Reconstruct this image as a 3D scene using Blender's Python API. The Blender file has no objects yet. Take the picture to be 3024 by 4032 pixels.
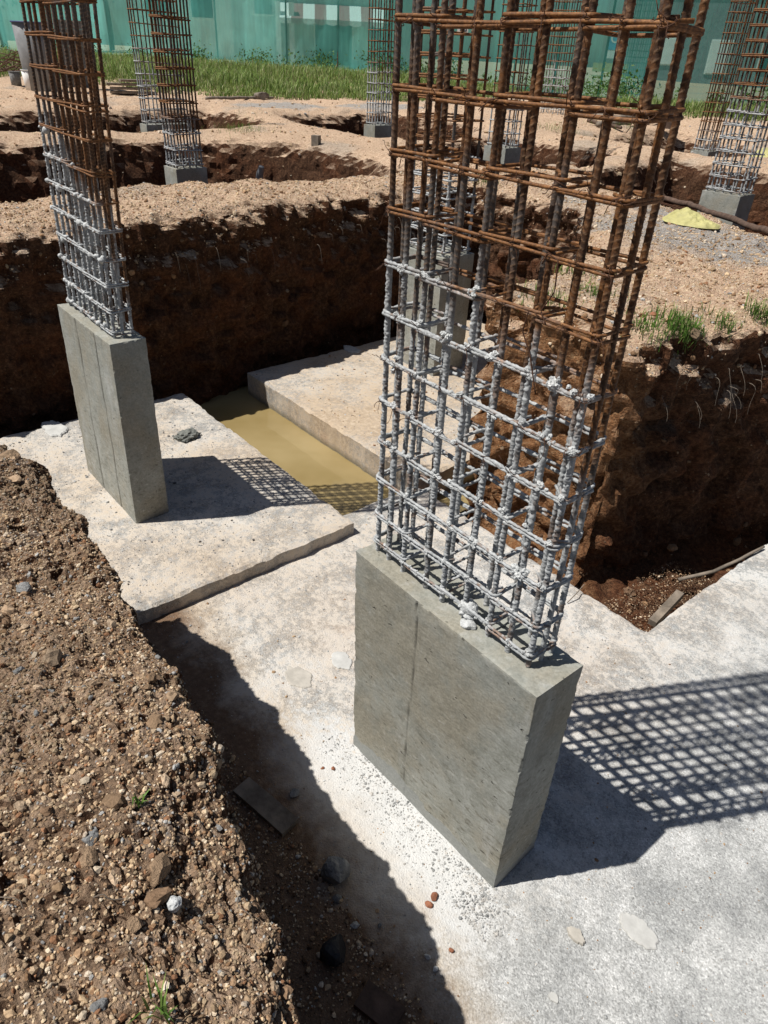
import bpy, math, random
import numpy as np
from mathutils import Matrix, Vector

sc = bpy.context.scene
COL = sc.collection
RNG = np.random.default_rng(7)
random.seed(7)

# ------------------------------------------------------------------ camera
F_PX, PITCH, ROLL, YAW = 2746.5, math.radians(33.398), math.radians(2.806), math.radians(139.145)
CAM = np.array([0.0, 0.0, 3.0])
_f = np.array([math.cos(YAW)*math.cos(PITCH), math.sin(YAW)*math.cos(PITCH), -math.sin(PITCH)])
_r = np.array([math.sin(YAW), -math.cos(YAW), 0.0]); _u = np.cross(_r, _f)
_c, _s = math.cos(ROLL), math.sin(ROLL)
R2, U2 = _c*_r + _s*_u, -_s*_r + _c*_u
cam = bpy.data.cameras.new('camera')
cam.sensor_fit = 'VERTICAL'; cam.sensor_height = 24.0
cam.lens = F_PX/4032*24.0
cam.clip_start = 0.05; cam.clip_end = 800
co = bpy.data.objects.new('camera', cam); COL.objects.link(co)
co.matrix_world = Matrix(((R2[0], U2[0], -_f[0], CAM[0]), (R2[1], U2[1], -_f[1], CAM[1]),
                          (R2[2], U2[2], -_f[2], CAM[2]), (0, 0, 0, 1)))
sc.camera = co

# ------------------------------------------------------------------ sky, sun, exposure
SUN_AZ, SUN_EL = math.radians(61.79), math.radians(60.64)      # direction shadows fall / elevation
w = bpy.data.worlds.new('World'); sc.world = w; w.use_nodes = True
nt = w.node_tree; nt.nodes.clear()
sky = nt.nodes.new('ShaderNodeTexSky'); sky.sky_type = 'NISHITA'; sky.sun_disc = False
sky.sun_elevation = SUN_EL
tx, ty = -math.cos(SUN_AZ), -math.sin(SUN_AZ)
sky.sun_rotation = math.atan2(tx, ty) % (2*math.pi)
bg = nt.nodes.new('ShaderNodeBackground'); bg.inputs['Strength'].default_value = 0.05
out = nt.nodes.new('ShaderNodeOutputWorld')
nt.links.new(sky.outputs[0], bg.inputs['Color']); nt.links.new(bg.outputs[0], out.inputs['Surface'])
sun = bpy.data.lights.new('sun', 'SUN'); sun.energy = 5.0; sun.angle = math.radians(0.5); sun.color = (1.0, 0.965, 0.91)
so = bpy.data.objects.new('sun', sun); COL.objects.link(so)
dl = Vector((math.cos(SUN_AZ)*math.cos(SUN_EL), math.sin(SUN_AZ)*math.cos(SUN_EL), -math.sin(SUN_EL)))
so.rotation_euler = dl.to_track_quat('-Z', 'Y').to_euler()
so.location = (-6, -12, 25)
sc.view_settings.view_transform = 'Standard'; sc.view_settings.look = 'None'
sc.view_settings.exposure = 0.15; sc.view_settings.gamma = 1.0
sc.cycles.max_bounces = 5; sc.cycles.transparent_max_bounces = 12
sc.cycles.sample_clamp_indirect = 4.0

# ------------------------------------------------------------------ numpy noise
def _hash(ix, iy, iz, seed):
    h = (ix.astype(np.int64)*374761393 + iy.astype(np.int64)*668265263 + iz.astype(np.int64)*2147483647 + seed*1274126177) & 0xFFFFFFFF
    h = ((h ^ (h >> 13))*1274126177) & 0xFFFFFFFF
    h = ((h ^ (h >> 16))*2246822519) & 0xFFFFFFFF
    return ((h ^ (h >> 15)) & 0xFFFF).astype(np.float64)/65535.0
def vnoise(P, scale, seed=0):
    Q = np.asarray(P, float)*scale
    I = np.floor(Q).astype(np.int64); T = Q - I; T = T*T*(3-2*T)
    x, y, z = I[:, 0], I[:, 1], I[:, 2]
    r = 0
    for dx in (0, 1):
        wx = T[:, 0] if dx else 1-T[:, 0]
        for dy in (0, 1):
            wy = T[:, 1] if dy else 1-T[:, 1]
            for dz in (0, 1):
                wz = T[:, 2] if dz else 1-T[:, 2]
                r = r + wx*wy*wz*_hash(x+dx, y+dy, z+dz, seed)
    return r*2-1
def fbm(P, scale, octv=3, seed=0, gain=0.5):
    r = 0; a = 1.0; t = 0
    for k in range(octv):
        r = r + a*vnoise(P, scale*(2.03**k), seed+k*17); t += a; a *= gain
    return r/t
def fbm2(x, y, scale, octv=3, seed=0):
    sh = np.shape(x); P = np.stack([np.ravel(x), np.ravel(y), np.full(np.size(x), 0.37)], 1)
    return fbm(P, scale, octv, seed).reshape(sh)
def sstep(a, b, x):
    t = np.clip((x-a)/(b-a), 0, 1); return t*t*(3-2*t)

# ------------------------------------------------------------------ mesh helpers
def mesh(name, V, F, mat=None, smooth=False, cols=None):
    """V (n,3); F a list of arrays (each (k,3) or (k,4))"""
    if not isinstance(F, (list, tuple)): F = [F]
    F = [np.asarray(f, np.int32) for f in F if len(f)]
    me = bpy.data.meshes.new(name)
    V = np.ascontiguousarray(V, np.float32)
    me.vertices.add(len(V)); me.vertices.foreach_set('co', V.ravel())
    nl = sum(f.size for f in F); npoly = sum(len(f) for f in F)
    me.loops.add(nl); me.polygons.add(npoly)
    me.loops.foreach_set('vertex_index', np.concatenate([f.ravel() for f in F]))
    tot = np.concatenate([np.full(len(f), f.shape[1], np.int32) for f in F])
    st = np.concatenate([[0], np.cumsum(tot)[:-1]]).astype(np.int32)
    me.polygons.foreach_set('loop_start', st)
    me.polygons.foreach_set('loop_total', tot)
    me.polygons.foreach_set('use_smooth', np.full(npoly, smooth, bool))
    if cols:
        for k, a in cols.items():
            a = np.asarray(a, np.float32)
            if a.ndim == 1:
                at = me.attributes.new(k, 'FLOAT', 'POINT'); at.data.foreach_set('value', a)
            else:
                at = me.attributes.new(k, 'FLOAT_COLOR', 'POINT')
                at.data.foreach_set('color', np.concatenate([a, np.ones((len(a), 1), np.float32)], 1).astype(np.float32).ravel())
    me.update(calc_edges=True); me.validate()
    if mat: me.materials.append(mat)
    return me
def link(name, me, parent=None, loc=None):
    o = bpy.data.objects.new(name, me); COL.objects.link(o)
    if parent is not None: o.parent = parent
    if loc is not None: o.location = loc
    return o
def obj(name, V, F, mat=None, parent=None, smooth=False, cols=None, origin=None):
    """V are world coordinates; the object is placed at origin (or under its parent's origin)"""
    V = np.asarray(V, float)
    if parent is not None:
        base = np.array(parent['_o'])
        return link(name, mesh(name, V-base, F, mat, smooth, cols), parent)
    if origin is None: origin = (V[:, 0].mean(), V[:, 1].mean(), V[:, 2].min())
    o = link(name, mesh(name, V-np.array(origin), F, mat, smooth, cols), None, tuple(origin))
    o['_o'] = [float(c) for c in origin]
    return o
def tag(o, label=None, cat=None, group=None, kind=None):
    if label: o['label'] = label
    if cat: o['category'] = cat
    if group: o['group'] = group
    if kind: o['kind'] = kind
    return o
def thing(name, loc, label, cat, group=None):
    o = bpy.data.objects.new(name, None); COL.objects.link(o); o.location = loc
    o.empty_display_size = 0.2
    o['_o'] = [float(c) for c in loc]
    o['kind'] = 'thing'
    return tag(o, label, cat, group)

class MB:
    def __init__(s): s.V = []; s.F3 = []; s.F4 = []; s.n = 0; s.A = []
    def add(s, V, F, a=None):
        V = np.asarray(V, float); F = np.asarray(F, np.int64)
        s.V.append(V)
        (s.F3 if F.shape[1] == 3 else s.F4).append(F+s.n)
        if a is not None:
            a = np.asarray(a, float); s.A.append(np.tile(a, (len(V), 1)) if a.ndim == 1 and a.size == 3 and len(V) != 3 else a)
        s.n += len(V)
    def box(s, c, d, rz=0, tilt=None):
        c = np.array(c, float); d = np.array(d, float)/2
        B = np.array([[x, y, z] for z in (-1, 1) for y in (-1, 1) for x in (-1, 1)])*d
        R = np.array(Matrix.Rotation(rz, 3, 'Z'))
        if tilt is not None: R = R @ np.array(tilt)
        s.add(B@R.T+c, [[0, 2, 3, 1], [4, 5, 7, 6], [0, 1, 5, 4], [2, 6, 7, 3], [0, 4, 6, 2], [1, 3, 7, 5]])
    def tube(s, P, r, n=6, closed=False, cap=True):
        V, F, C = tube(P, r, n, closed, cap)
        s.add(V, F)
        if len(C): s.F3.append(C+s.n-len(V))
    def build(s, name, mat=None, parent=None, smooth=False, origin=None):
        V = np.concatenate(s.V); F = []
        if s.F3: F.append(np.concatenate(s.F3))
        if s.F4: F.append(np.concatenate(s.F4))
        cols = {'col': np.concatenate(s.A)} if s.A else None
        return obj(name, V, F, mat, parent, smooth, cols, origin)

def tube(P, r, n=6, closed=False, cap=True, rfun=None):
    P = np.asarray(P, float); m = len(P)
    if closed: T = np.roll(P, -1, 0)-np.roll(P, 1, 0)
    else: T = np.gradient(P, axis=0)
    T /= np.linalg.norm(T, axis=1)[:, None]+1e-12
    ref = np.array([0, 0, 1.0]) if abs(T[:, 2]).mean() < 0.8 else np.array([1.0, 0, 0])
    N = np.cross(T, ref); N /= np.linalg.norm(N, axis=1)[:, None]+1e-12
    B = np.cross(T, N)
    th = np.arange(n)*2*np.pi/n
    rr = np.broadcast_to(np.asarray(r, float).reshape(-1, 1) if np.ndim(r) == 1 else np.asarray(r, float), (m, n)) if np.ndim(r) else np.full((m, n), r)
    V = P[:, None, :]+rr[:, :, None]*(np.cos(th)[None, :, None]*N[:, None, :]+np.sin(th)[None, :, None]*B[:, None, :])
    V = V.reshape(-1, 3)
    mm = m if closed else m-1
    i = np.arange(mm)[:, None]; j = np.arange(n)[None, :]
    a = i*n+j; b = i*n+(j+1) % n; c = ((i+1) % m)*n+(j+1) % n; d = ((i+1) % m)*n+j
    F = np.stack([a, b, c, d], -1).reshape(-1, 4)
    C = np.zeros((0, 3), int)
    if cap and not closed:
        k = np.arange(1, n-1)
        C = np.concatenate([np.stack([np.zeros_like(k), k+1, k], 1), (m-1)*n+np.stack([np.zeros_like(k), k, k+1], 1)])
    return V, F, C

def ico(sub=0):
    t = (1+5**.5)/2
    V = [(-1, t, 0), (1, t, 0), (-1, -t, 0), (1, -t, 0), (0, -1, t), (0, 1, t), (0, -1, -t), (0, 1, -t), (t, 0, -1), (t, 0, 1), (-t, 0, -1), (-t, 0, 1)]
    F = [(0, 11, 5), (0, 5, 1), (0, 1, 7), (0, 7, 10), (0, 10, 11), (1, 5, 9), (5, 11, 4), (11, 10, 2), (10, 7, 6), (7, 1, 8), (3, 9, 4), (3, 4, 2), (3, 2, 6), (3, 6, 8), (3, 8, 9), (4, 9, 5), (2, 4, 11), (6, 2, 10), (8, 6, 7), (9, 8, 1)]
    V = [np.array(v)/np.linalg.norm(v) for v in V]
    for _ in range(sub):
        cache = {}; G = []
        def mid(a, b):
            k = (min(a, b), max(a, b))
            if k not in cache:
                m = V[a]+V[b]; V.append(m/np.linalg.norm(m)); cache[k] = len(V)-1
            return cache[k]
        for a, b, c in F:
            ab, bc, ca = mid(a, b), mid(b, c), mid(c, a)
            G += [(a, ab, ca), (b, bc, ab), (c, ca, bc), (ab, bc, ca)]
        F = G
    return np.array(V), np.array(F)
ICO = [ico(0), ico(1), ico(2), ico(3)]

def scatter(name, pts, nrm, size, pal, mat, label, seed=1, flat=0.75, cat='debris', sub=0, patchy=0):
    """many small angular stones merged to one mesh (uncountable crumbs)"""
    rg = np.random.default_rng(seed)
    n = len(pts); V0, F0 = ICO[sub]; k = len(V0)
    A = rg.normal(size=(n, 4)); A /= np.linalg.norm(A, axis=1)[:, None]
    a, b, c, d = A.T
    R = np.stack([1-2*(c*c+d*d), 2*(b*c-a*d), 2*(b*d+a*c), 2*(b*c+a*d), 1-2*(b*b+d*d), 2*(c*d-a*b), 2*(b*d-a*c), 2*(c*d+a*b), 1-2*(b*b+c*c)], 1).reshape(n, 3, 3)
    S = rg.uniform(0.55, 1.15, (n, 1, 3))
    L = V0[None]*(1+rg.uniform(-0.32, 0.28, (n, k, 1)))*S
    W = np.einsum('nij,nkj->nki', R, L)
    if flat < 1:
        W = W-(1-flat)*np.einsum('nki,ni->nk', W, nrm)[:, :, None]*nrm[:, None, :]
    W = W*size[:, None, None]+pts[:, None, :]+nrm[:, None, :]*(size*0.25)[:, None, None]
    F = (F0[None]+(np.arange(n)*k)[:, None, None]).reshape(-1, 3)
    pal = np.array(pal); ci = rg.integers(0, len(pal), n)
    C = pal[ci]*rg.uniform(0.7, 1.2, (n, 1))
    if patchy: C = C*(1-patchy*sstep(-.15, .25, fbm(pts, 2.4, 3, 55)))[:, None]*(1-.3*patchy*(vnoise(pts, 9, 58) > .1))[:, None]
    C = np.repeat(C, k, 0)
    o = obj(name, W.reshape(-1, 3), F, mat, None, False, {'col': np.clip(C, 0, 1)})
    return tag(o, label, cat, None, 'stuff')

# ------------------------------------------------------------------ materials
class NT:
    def __init__(s, name):
        s.m = bpy.data.materials.new(name); s.m.use_nodes = True
        s.t = s.m.node_tree; s.t.nodes.clear()
        s.out = s.t.nodes.new('ShaderNodeOutputMaterial')
        s.b = s.t.nodes.new('ShaderNodeBsdfPrincipled')
        s.t.links.new(s.b.outputs[0], s.out.inputs['Surface'])
        s.g = s.t.nodes.new('ShaderNodeNewGeometry')
        s.pos = s.g.outputs['Position']
    def n(s, t, **kw):
        x = s.t.nodes.new(t)
        for k, v in kw.items(): setattr(x, k, v)
        return x
    def l(s, a, b): s.t.links.new(a, b)
    def noise(s, scale, detail=4, rough=0.6, vec=None, dist=0.0, kind='NOISE'):
        x = s.n('ShaderNodeTexNoise'); x.inputs['Scale'].default_value = scale; x.inputs['Detail'].default_value = detail
        x.inputs['Roughness'].default_value = rough; x.inputs['Distortion'].default_value = dist
        s.l(vec if vec is not None else s.pos, x.inputs['Vector']); return x.outputs['Fac']
    def voro(s, scale, feature='F1', out='Distance', vec=None):
        x = s.n('ShaderNodeTexVoronoi'); x.feature = feature; x.inputs['Scale'].default_value = scale
        s.l(vec if vec is not None else s.pos, x.inputs['Vector']); return x.outputs[out]
    def ramp(s, fac, stops, interp='LINEAR'):
        x = s.n('ShaderNodeValToRGB'); x.color_ramp.interpolation = interp
        e = x.color_ramp.elements
        while len(e) < len(stops): e.new(0.5)
        for k, (p, c) in enumerate(stops):
            e[k].position = p; e[k].color = (c[0], c[1], c[2], 1) if np.ndim(c) else (c, c, c, 1)
        s.l(fac, x.inputs['Fac']); return x.outputs['Color']
    def mix(s, fac, a, b, blend='MIX'):
        x = s.n('ShaderNodeMix', data_type='RGBA', blend_type=blend)
        if hasattr(fac, 'links') or hasattr(fac, 'is_linked'): s.l(fac, x.inputs['Factor'])
        else: x.inputs['Factor'].default_value = fac
        for v, i in ((a, 6), (b, 7)):
            if isinstance(v, (tuple, list)): x.inputs[i].default_value = (*v, 1)
            else: s.l(v, x.inputs[i])
        return x.outputs[2]
    def math(s, op, a, b=0.0, c=None, clamp=False):
        x = s.n('ShaderNodeMath', operation=op, use_clamp=clamp)
        for v, i in ((a, 0), (b, 1), (c, 2)):
            if v is None: continue
            if isinstance(v, (int, float)): x.inputs[i].default_value = v
            else: s.l(v, x.inputs[i])
        return x.outputs[0]
    def sep(s, v):
        x = s.n('ShaderNodeSeparateXYZ'); s.l(v, x.inputs[0]); return x.outputs
    def mapping(s, scale=(1, 1, 1), rot=(0, 0, 0), vec=None):
        x = s.n('ShaderNodeMapping'); x.inputs['Scale'].default_value = scale; x.inputs['Rotation'].default_value = rot
        s.l(vec if vec is not None else s.pos, x.inputs[0]); return x.outputs[0]
    def attr(s, name, out='Fac'):
        x = s.n('ShaderNodeAttribute'); x.attribute_name = name; return x.outputs[out]
    def bump(s, h, strength=0.4, dist=0.01, prev=None):
        x = s.n('ShaderNodeBump'); x.inputs['Strength'].default_value = strength; x.inputs['Distance'].default_value = dist
        s.l(h, x.inputs['Height'])
        if prev is not None: s.l(prev, x.inputs['Normal'])
        return x.outputs[0]
    def done(s, color=None, rough=0.9, normal=None, spec=0.3, metal=None):
        i = s.b.inputs
        if color is not None:
            if isinstance(color, (tuple, list)): i['Base Color'].default_value = (*color, 1)
            else: s.l(color, i['Base Color'])
        if isinstance(rough, (int, float)): i['Roughness'].default_value = rough
        else: s.l(rough, i['Roughness'])
        i['Specular IOR Level'].default_value = spec
        if metal is not None: i['Metallic'].default_value = metal
        if normal is not None: s.l(normal, i['Normal'])
        return s.m

def M_soil():
    t = NT('soil')
    nz = t.sep(t.g.outputs['Normal'])[2]; pz = t.sep(t.pos)[2]
    n1 = t.noise(2.2, 6, .65); n2 = t.noise(28, 5, .7); n3 = t.noise(0.6, 3, .5)
    v = t.voro(95, out='Color'); vs = t.sep(v)[0]
    sand = t.ramp(n2, [(.3, (.42, .30, .205)), (.5, (.64, .495, .36)), (.68, (.78, .66, .52))])
    bx, by, bz_ = t.sep(t.pos)
    mb_ = t.n('ShaderNodeMapRange'); t.l(t.math('ADD', by, t.math('MULTIPLY', t.math('SUBTRACT', n1, .5), .5)), mb_.inputs[0]); mb_.inputs[1].default_value = 1.0; mb_.inputs[2].default_value = .7
    mx_ = t.n('ShaderNodeMapRange'); t.l(bx, mx_.inputs[0]); mx_.inputs[1].default_value = -4.6; mx_.inputs[2].default_value = -4.0
    bank = t.math('MULTIPLY', mb_.outputs[0], mx_.outputs[0])
    bankc = t.ramp(t.noise(14, 6, .7), [(.3, (.20, .135, .088)), (.5, (.43, .315, .22)), (.68, (.64, .51, .385))])
    moist = t.ramp(t.noise(2.6, 5, .62), [(.42, 0.0), (.60, 1.0)])
    bankc = t.mix(t.math('MULTIPLY', moist, .5), bankc, t.ramp(t.noise(20, 5, .7), [(.3, (.075, .046, .028)), (.6, (.20, .13, .082)), (.75, (.33, .235, .155))]))
    greyp = t.ramp(t.noise(1.5, 3, .55, vec=t.mapping((1, 1, 1), (0, 0, .7))), [(.58, 0.0), (.66, .6)])
    bankc = t.mix(greyp, bankc, t.ramp(n2, [(.3, (.22, .205, .185)), (.7, (.50, .47, .43))]))
    sand = t.mix(t.math('MULTIPLY', bank, .9), sand, bankc)
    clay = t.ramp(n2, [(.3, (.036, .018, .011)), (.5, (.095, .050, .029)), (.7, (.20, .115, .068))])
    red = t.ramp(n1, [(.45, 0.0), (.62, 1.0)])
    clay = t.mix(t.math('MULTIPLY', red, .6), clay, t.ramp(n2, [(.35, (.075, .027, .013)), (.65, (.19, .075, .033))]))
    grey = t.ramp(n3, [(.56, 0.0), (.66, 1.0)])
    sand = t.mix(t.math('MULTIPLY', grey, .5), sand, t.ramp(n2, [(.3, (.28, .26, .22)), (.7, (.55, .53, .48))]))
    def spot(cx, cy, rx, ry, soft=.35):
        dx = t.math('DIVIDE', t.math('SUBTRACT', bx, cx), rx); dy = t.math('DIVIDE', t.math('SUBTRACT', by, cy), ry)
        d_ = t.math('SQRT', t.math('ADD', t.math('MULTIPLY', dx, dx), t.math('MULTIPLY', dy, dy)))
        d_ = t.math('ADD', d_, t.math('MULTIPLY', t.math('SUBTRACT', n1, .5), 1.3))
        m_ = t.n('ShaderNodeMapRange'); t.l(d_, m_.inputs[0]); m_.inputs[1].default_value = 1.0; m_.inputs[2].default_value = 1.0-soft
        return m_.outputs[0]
    blk_lit = t.math('MULTIPLY', spot(-2.9, 3.6, 1.15, .75, .5), .85)  # sunlit face of the soil block: sunlight painted in as lighter orange earth
    clay = t.mix(blk_lit, clay, t.ramp(n2, [(.3, (.15, .068, .028)), (.5, (.29, .15, .07)), (.7, (.46, .31, .18))]))
    cem = t.ramp(n2, [(.3, (.28, .29, .29)), (.5, (.40, .41, .41)), (.7, (.54, .545, .54))])
    for sp_ in ((-3.3, 6.75, 1.7, .95), (-18.3, 11.5, 1.2, 1.5), (-17.5, 14.3, 1.0, 1.6), (-9.2, 11.0, .9, .6), (-5.0, 7.6, .9, .35)):
        sand = t.mix(t.math('MULTIPLY', spot(*sp_), .85), sand, cem)
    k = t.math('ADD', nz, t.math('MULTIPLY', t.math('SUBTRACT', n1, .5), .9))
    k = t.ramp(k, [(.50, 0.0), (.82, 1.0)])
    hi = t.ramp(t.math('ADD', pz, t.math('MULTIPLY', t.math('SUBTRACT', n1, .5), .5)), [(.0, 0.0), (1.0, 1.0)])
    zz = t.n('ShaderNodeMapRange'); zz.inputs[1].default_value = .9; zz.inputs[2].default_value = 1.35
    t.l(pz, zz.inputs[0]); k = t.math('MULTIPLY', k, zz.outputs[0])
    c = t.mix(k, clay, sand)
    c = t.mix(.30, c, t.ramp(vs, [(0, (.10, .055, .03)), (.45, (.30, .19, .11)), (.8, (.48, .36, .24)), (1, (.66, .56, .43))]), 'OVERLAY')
    h = t.math('ADD', t.math('MULTIPLY', t.voro(70), -.8), t.math('ADD', t.noise(45, 6, .75), t.math('MULTIPLY', t.noise(180, 3, .7), .5)))
    return t.done(c, .95, t.bump(h, .9, .02), .15)
def M_crumb():
    t = NT('soil_crumb'); c = t.attr('col', 'Color')
    n2 = t.noise(160, 3, .7)
    c = t.mix(.6, c, t.ramp(n2, [(.3, .25), (.7, .78)]), 'OVERLAY')
    return t.done(c, .95, t.bump(n2, .6, .004), .15)
def M_slab(name, stain=0.5, dirt=0.0, base=1.0, tint=(1, 1, 1)):
    t = NT(name)
    n0 = t.noise(.9, 5, .6); n1 = t.noise(3.5, 7, .7, dist=.4); n2 = t.noise(24, 6, .75); n3 = t.noise(190, 3, .7)
    v = t.voro(150, out='Color'); vg = t.sep(v)[0]
    c = t.ramp(n1, [(.30, (.26*base, .265*base, .262*base)), (.48, (.385*base, .388*base, .378*base)), (.64, (.54*base, .54*base, .525*base))])
    c = t.mix(.5, c, t.ramp(vg, [(0, .20), (.3, .42), (.75, .57), (1, .85)]), 'OVERLAY')
    v2 = t.sep(t.voro(105, out='Color'))[0]
    c = t.mix(t.ramp(v2, [(.93, 0.0), (.95, .5)]), c, (.22, .22, .21))
    c = t.mix(.5, c, t.ramp(n3, [(.3, .3), (.7, .72)]), 'OVERLAY')
    wl = t.ramp(t.math('ADD', t.math('MULTIPLY', n2, .6), t.math('MULTIPLY', n1, .4)), [(.485, 0.0), (.525, 1.0)])
    x, y, z = t.sep(t.pos)
    # white laitance towards the west part of the slab, plain grey to the east
    mr = t.n('ShaderNodeMapRange'); t.l(t.math('ADD', x, t.math('MULTIPLY', t.math('SUBTRACT', n0, .5), 1.6)), mr.inputs[0])
    mr.inputs[1].default_value = -.55; mr.inputs[2].default_value = -1.3
    west = mr.outputs[0]
    c = t.mix(t.math('MULTIPLY', t.math('MULTIPLY', wl, west), .85), c, (.64, .635, .61))
    # sandy brown staining
    st = t.ramp(t.math('ADD', t.math('MULTIPLY', n0, .55), t.math('MULTIPLY', n2, .45)), [(.50-.1*stain, 0.0), (.62-.06*stain, 1.0)])
    c = t.mix(t.math('MULTIPLY', t.math('MULTIPLY', st, west), .75*stain), c, t.ramp(n2, [(.3, (.36, .235, .13)), (.7, (.56, .43, .29))]))
    tn = t.n('ShaderNodeMapRange'); t.l(t.math('ADD', x, t.math('MULTIPLY', t.math('SUBTRACT', n0, .5), 3.0)), tn.inputs[0]); tn.inputs[1].default_value = -1.9; tn.inputs[2].default_value = -3.2
    tq = t.math('MULTIPLY', tn.outputs[0], t.ramp(t.math('ADD', t.math('MULTIPLY', n1, .5), t.math('MULTIPLY', n2, .5)), [(.42, .15), (.60, .75)]))
    c = t.mix(t.math('MULTIPLY', tq, .62*min(1.0, stain*1.3)), c, t.ramp(n2, [(.3, (.36, .25, .145)), (.55, (.50, .385, .25)), (.75, (.62, .53, .41))]))
    dx_ = t.math('DIVIDE', t.math('ADD', x, 1.45), .75); dy_ = t.math('DIVIDE', t.math('ADD', y, -1.28), .30)
    dd_ = t.math('ADD', t.math('SQRT', t.math('ADD', t.math('MULTIPLY', dx_, dx_), t.math('MULTIPLY', dy_, dy_))), t.math('MULTIPLY', t.math('SUBTRACT', n2, .5), 2.2))
    lm = t.n('ShaderNodeMapRange'); t.l(dd_, lm.inputs[0]); lm.inputs[1].default_value = 1.05; lm.inputs[2].default_value = .85
    c = t.mix(t.math('MULTIPLY', lm.outputs[0], .8), c, (.62, .62, .605))
    rs = t.ramp(t.noise(1.7, 3, .55), [(.66, 0.0), (.74, 1.0)])
    c = t.mix(t.math('MULTIPLY', rs, .28), c, (.47, .30, .19))
    if dirt:
        # soil spilt on the slab along the foot of the bank
        yy = t.math('ADD', y, t.math('MULTIPLY', t.math('SUBTRACT', n1, .5), .55))
        yy = t.math('ADD', yy, t.math('MULTIPLY', t.math('ADD', x, 1.2), .09))
        m3 = t.n('ShaderNodeMapRange'); t.l(yy, m3.inputs[0]); m3.inputs[1].default_value = 1.30; m3.inputs[2].default_value = 1.08
        c = t.mix(t.math('MULTIPLY', m3.outputs[0], .45), c, t.ramp(n2, [(.3, (.34, .235, .135)), (.6, (.50, .385, .25))]))
        m2 = t.n('ShaderNodeMapRange'); t.l(yy, m2.inputs[0]); m2.inputs[1].default_value = 1.14; m2.inputs[2].default_value = .92
        c = t.mix(t.math('MULTIPLY', m2.outputs[0], .93), c, t.ramp(n2, [(.3, (.09, .05, .028)), (.55, (.17, .10, .058)), (.75, (.30, .20, .12))]))
    wt = t.n('ShaderNodeMapRange'); t.l(z, wt.inputs[0]); wt.inputs[1].default_value = -.13; wt.inputs[2].default_value = -.19
    c = t.mix(t.math('MULTIPLY', wt.outputs[0], .7), c, (.13, .115, .075))
    c = t.mix(1.0, c, tint, 'MULTIPLY')
    h = t.math('ADD', t.math('MULTIPLY', n2, .8), t.math('ADD', t.math('MULTIPLY', n3, .5), t.math('MULTIPLY', t.voro(120), -.5)))
    return t.done(c, .9, t.bump(h, .55, .012), .2)
def M_cast(name='cast_concrete'):
    t = NT(name)
    x, y, z = t.sep(t.pos)
    n0 = t.noise(2.4, 4, .6); n1 = t.noise(9, 8, .75, dist=.25); n2 = t.noise(75, 5, .75)
    fl = t.noise(34, 5, .65, vec=t.mapping((.55, 1, 1.5)))          # skin flakes, longer along the boards
    vs = t.noise(6.5, 5, .65, vec=t.mapping((1, 1, .22)))
    c = t.ramp(t.math('ADD', t.math('MULTIPLY', n1, .65), t.math('MULTIPLY', n2, .35)), [(.34, (.185, .188, .160)), (.48, (.285, .290, .258)), (.64, (.40, .408, .375))])
    br = t.math('MULTIPLY', t.ramp(t.math('ADD', t.math('MULTIPLY', n0, .6), t.math('MULTIPLY', n1, .4)), [(.46, 0.0), (.58, 1.0)]), .6)
    c = t.mix(br, c, t.ramp(n2, [(.3, (.17, .145, .098)), (.7, (.335, .295, .215))]))
    c = t.mix(t.ramp(vs, [(.56, 0.0), (.70, .5)]), c, t.ramp(n2, [(.3, (.36, .365, .35)), (.7, (.53, .535, .52))]))
    lowz = t.n('ShaderNodeMapRange'); t.l(z, lowz.inputs[0]); lowz.inputs[1].default_value = 1.0; lowz.inputs[2].default_value = .25
    dk = t.math('MULTIPLY', t.ramp(fl, [(.34, 1.0), (.44, 0.0)]), t.math('ADD', .25, t.math('MULTIPLY', lowz.outputs[0], .55)))
    c = t.mix(dk, c, (.14, .13, .10))
    lt = t.math('MULTIPLY', t.ramp(fl, [(.60, 0.0), (.68, 1.0)]), t.math('ADD', .2, t.math('MULTIPLY', lowz.outputs[0], .45)))
    c = t.mix(lt, c, (.50, .495, .455))
    pit = t.ramp(t.noise(30, 2, .5, vec=t.mapping((.7, 1, 1.3), (0, .4, 0))), [(.715, 0.0), (.745, 1.0)])
    c = t.mix(t.math('MULTIPLY', pit, .7), c, (.075, .07, .055))
    jn = t.attr('joint'); c = t.mix(t.math('MULTIPLY', jn, .9), c, (.065, .06, .048))
    gb = t.math('ADD', z, t.math('MULTIPLY', t.math('SUBTRACT', t.noise(5, 4, .6), .5), .22))
    gm = t.n('ShaderNodeMapRange'); t.l(gb, gm.inputs[0]); gm.inputs[1].default_value = .100; gm.inputs[2].default_value = .088
    c = t.mix(t.math('MULTIPLY', gm.outputs[0], .9), c, t.ramp(n2, [(.3, (.225, .235, .225)), (.7, (.33, .34, .325))]))
    h = t.math('ADD', t.math('MULTIPLY', fl, .7), t.math('ADD', t.math('MULTIPLY', n2, .35), t.math('MULTIPLY', pit, -1.3)))
    return t.done(c, .82, t.bump(h, .6, .007), .25)
def M_mortar():
    t = NT('fresh_mortar')
    n1 = t.noise(60, 5, .7); n2 = t.noise(240, 3, .7)
    c = t.ramp(n1, [(.3, (.42, .43, .425)), (.55, (.60, .61, .60)), (.75, (.74, .745, .735))])
    return t.done(c, .92, t.bump(t.math('ADD', n1, t.math('MULTIPLY', n2, .6)), .8, .006), .2)
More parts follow.
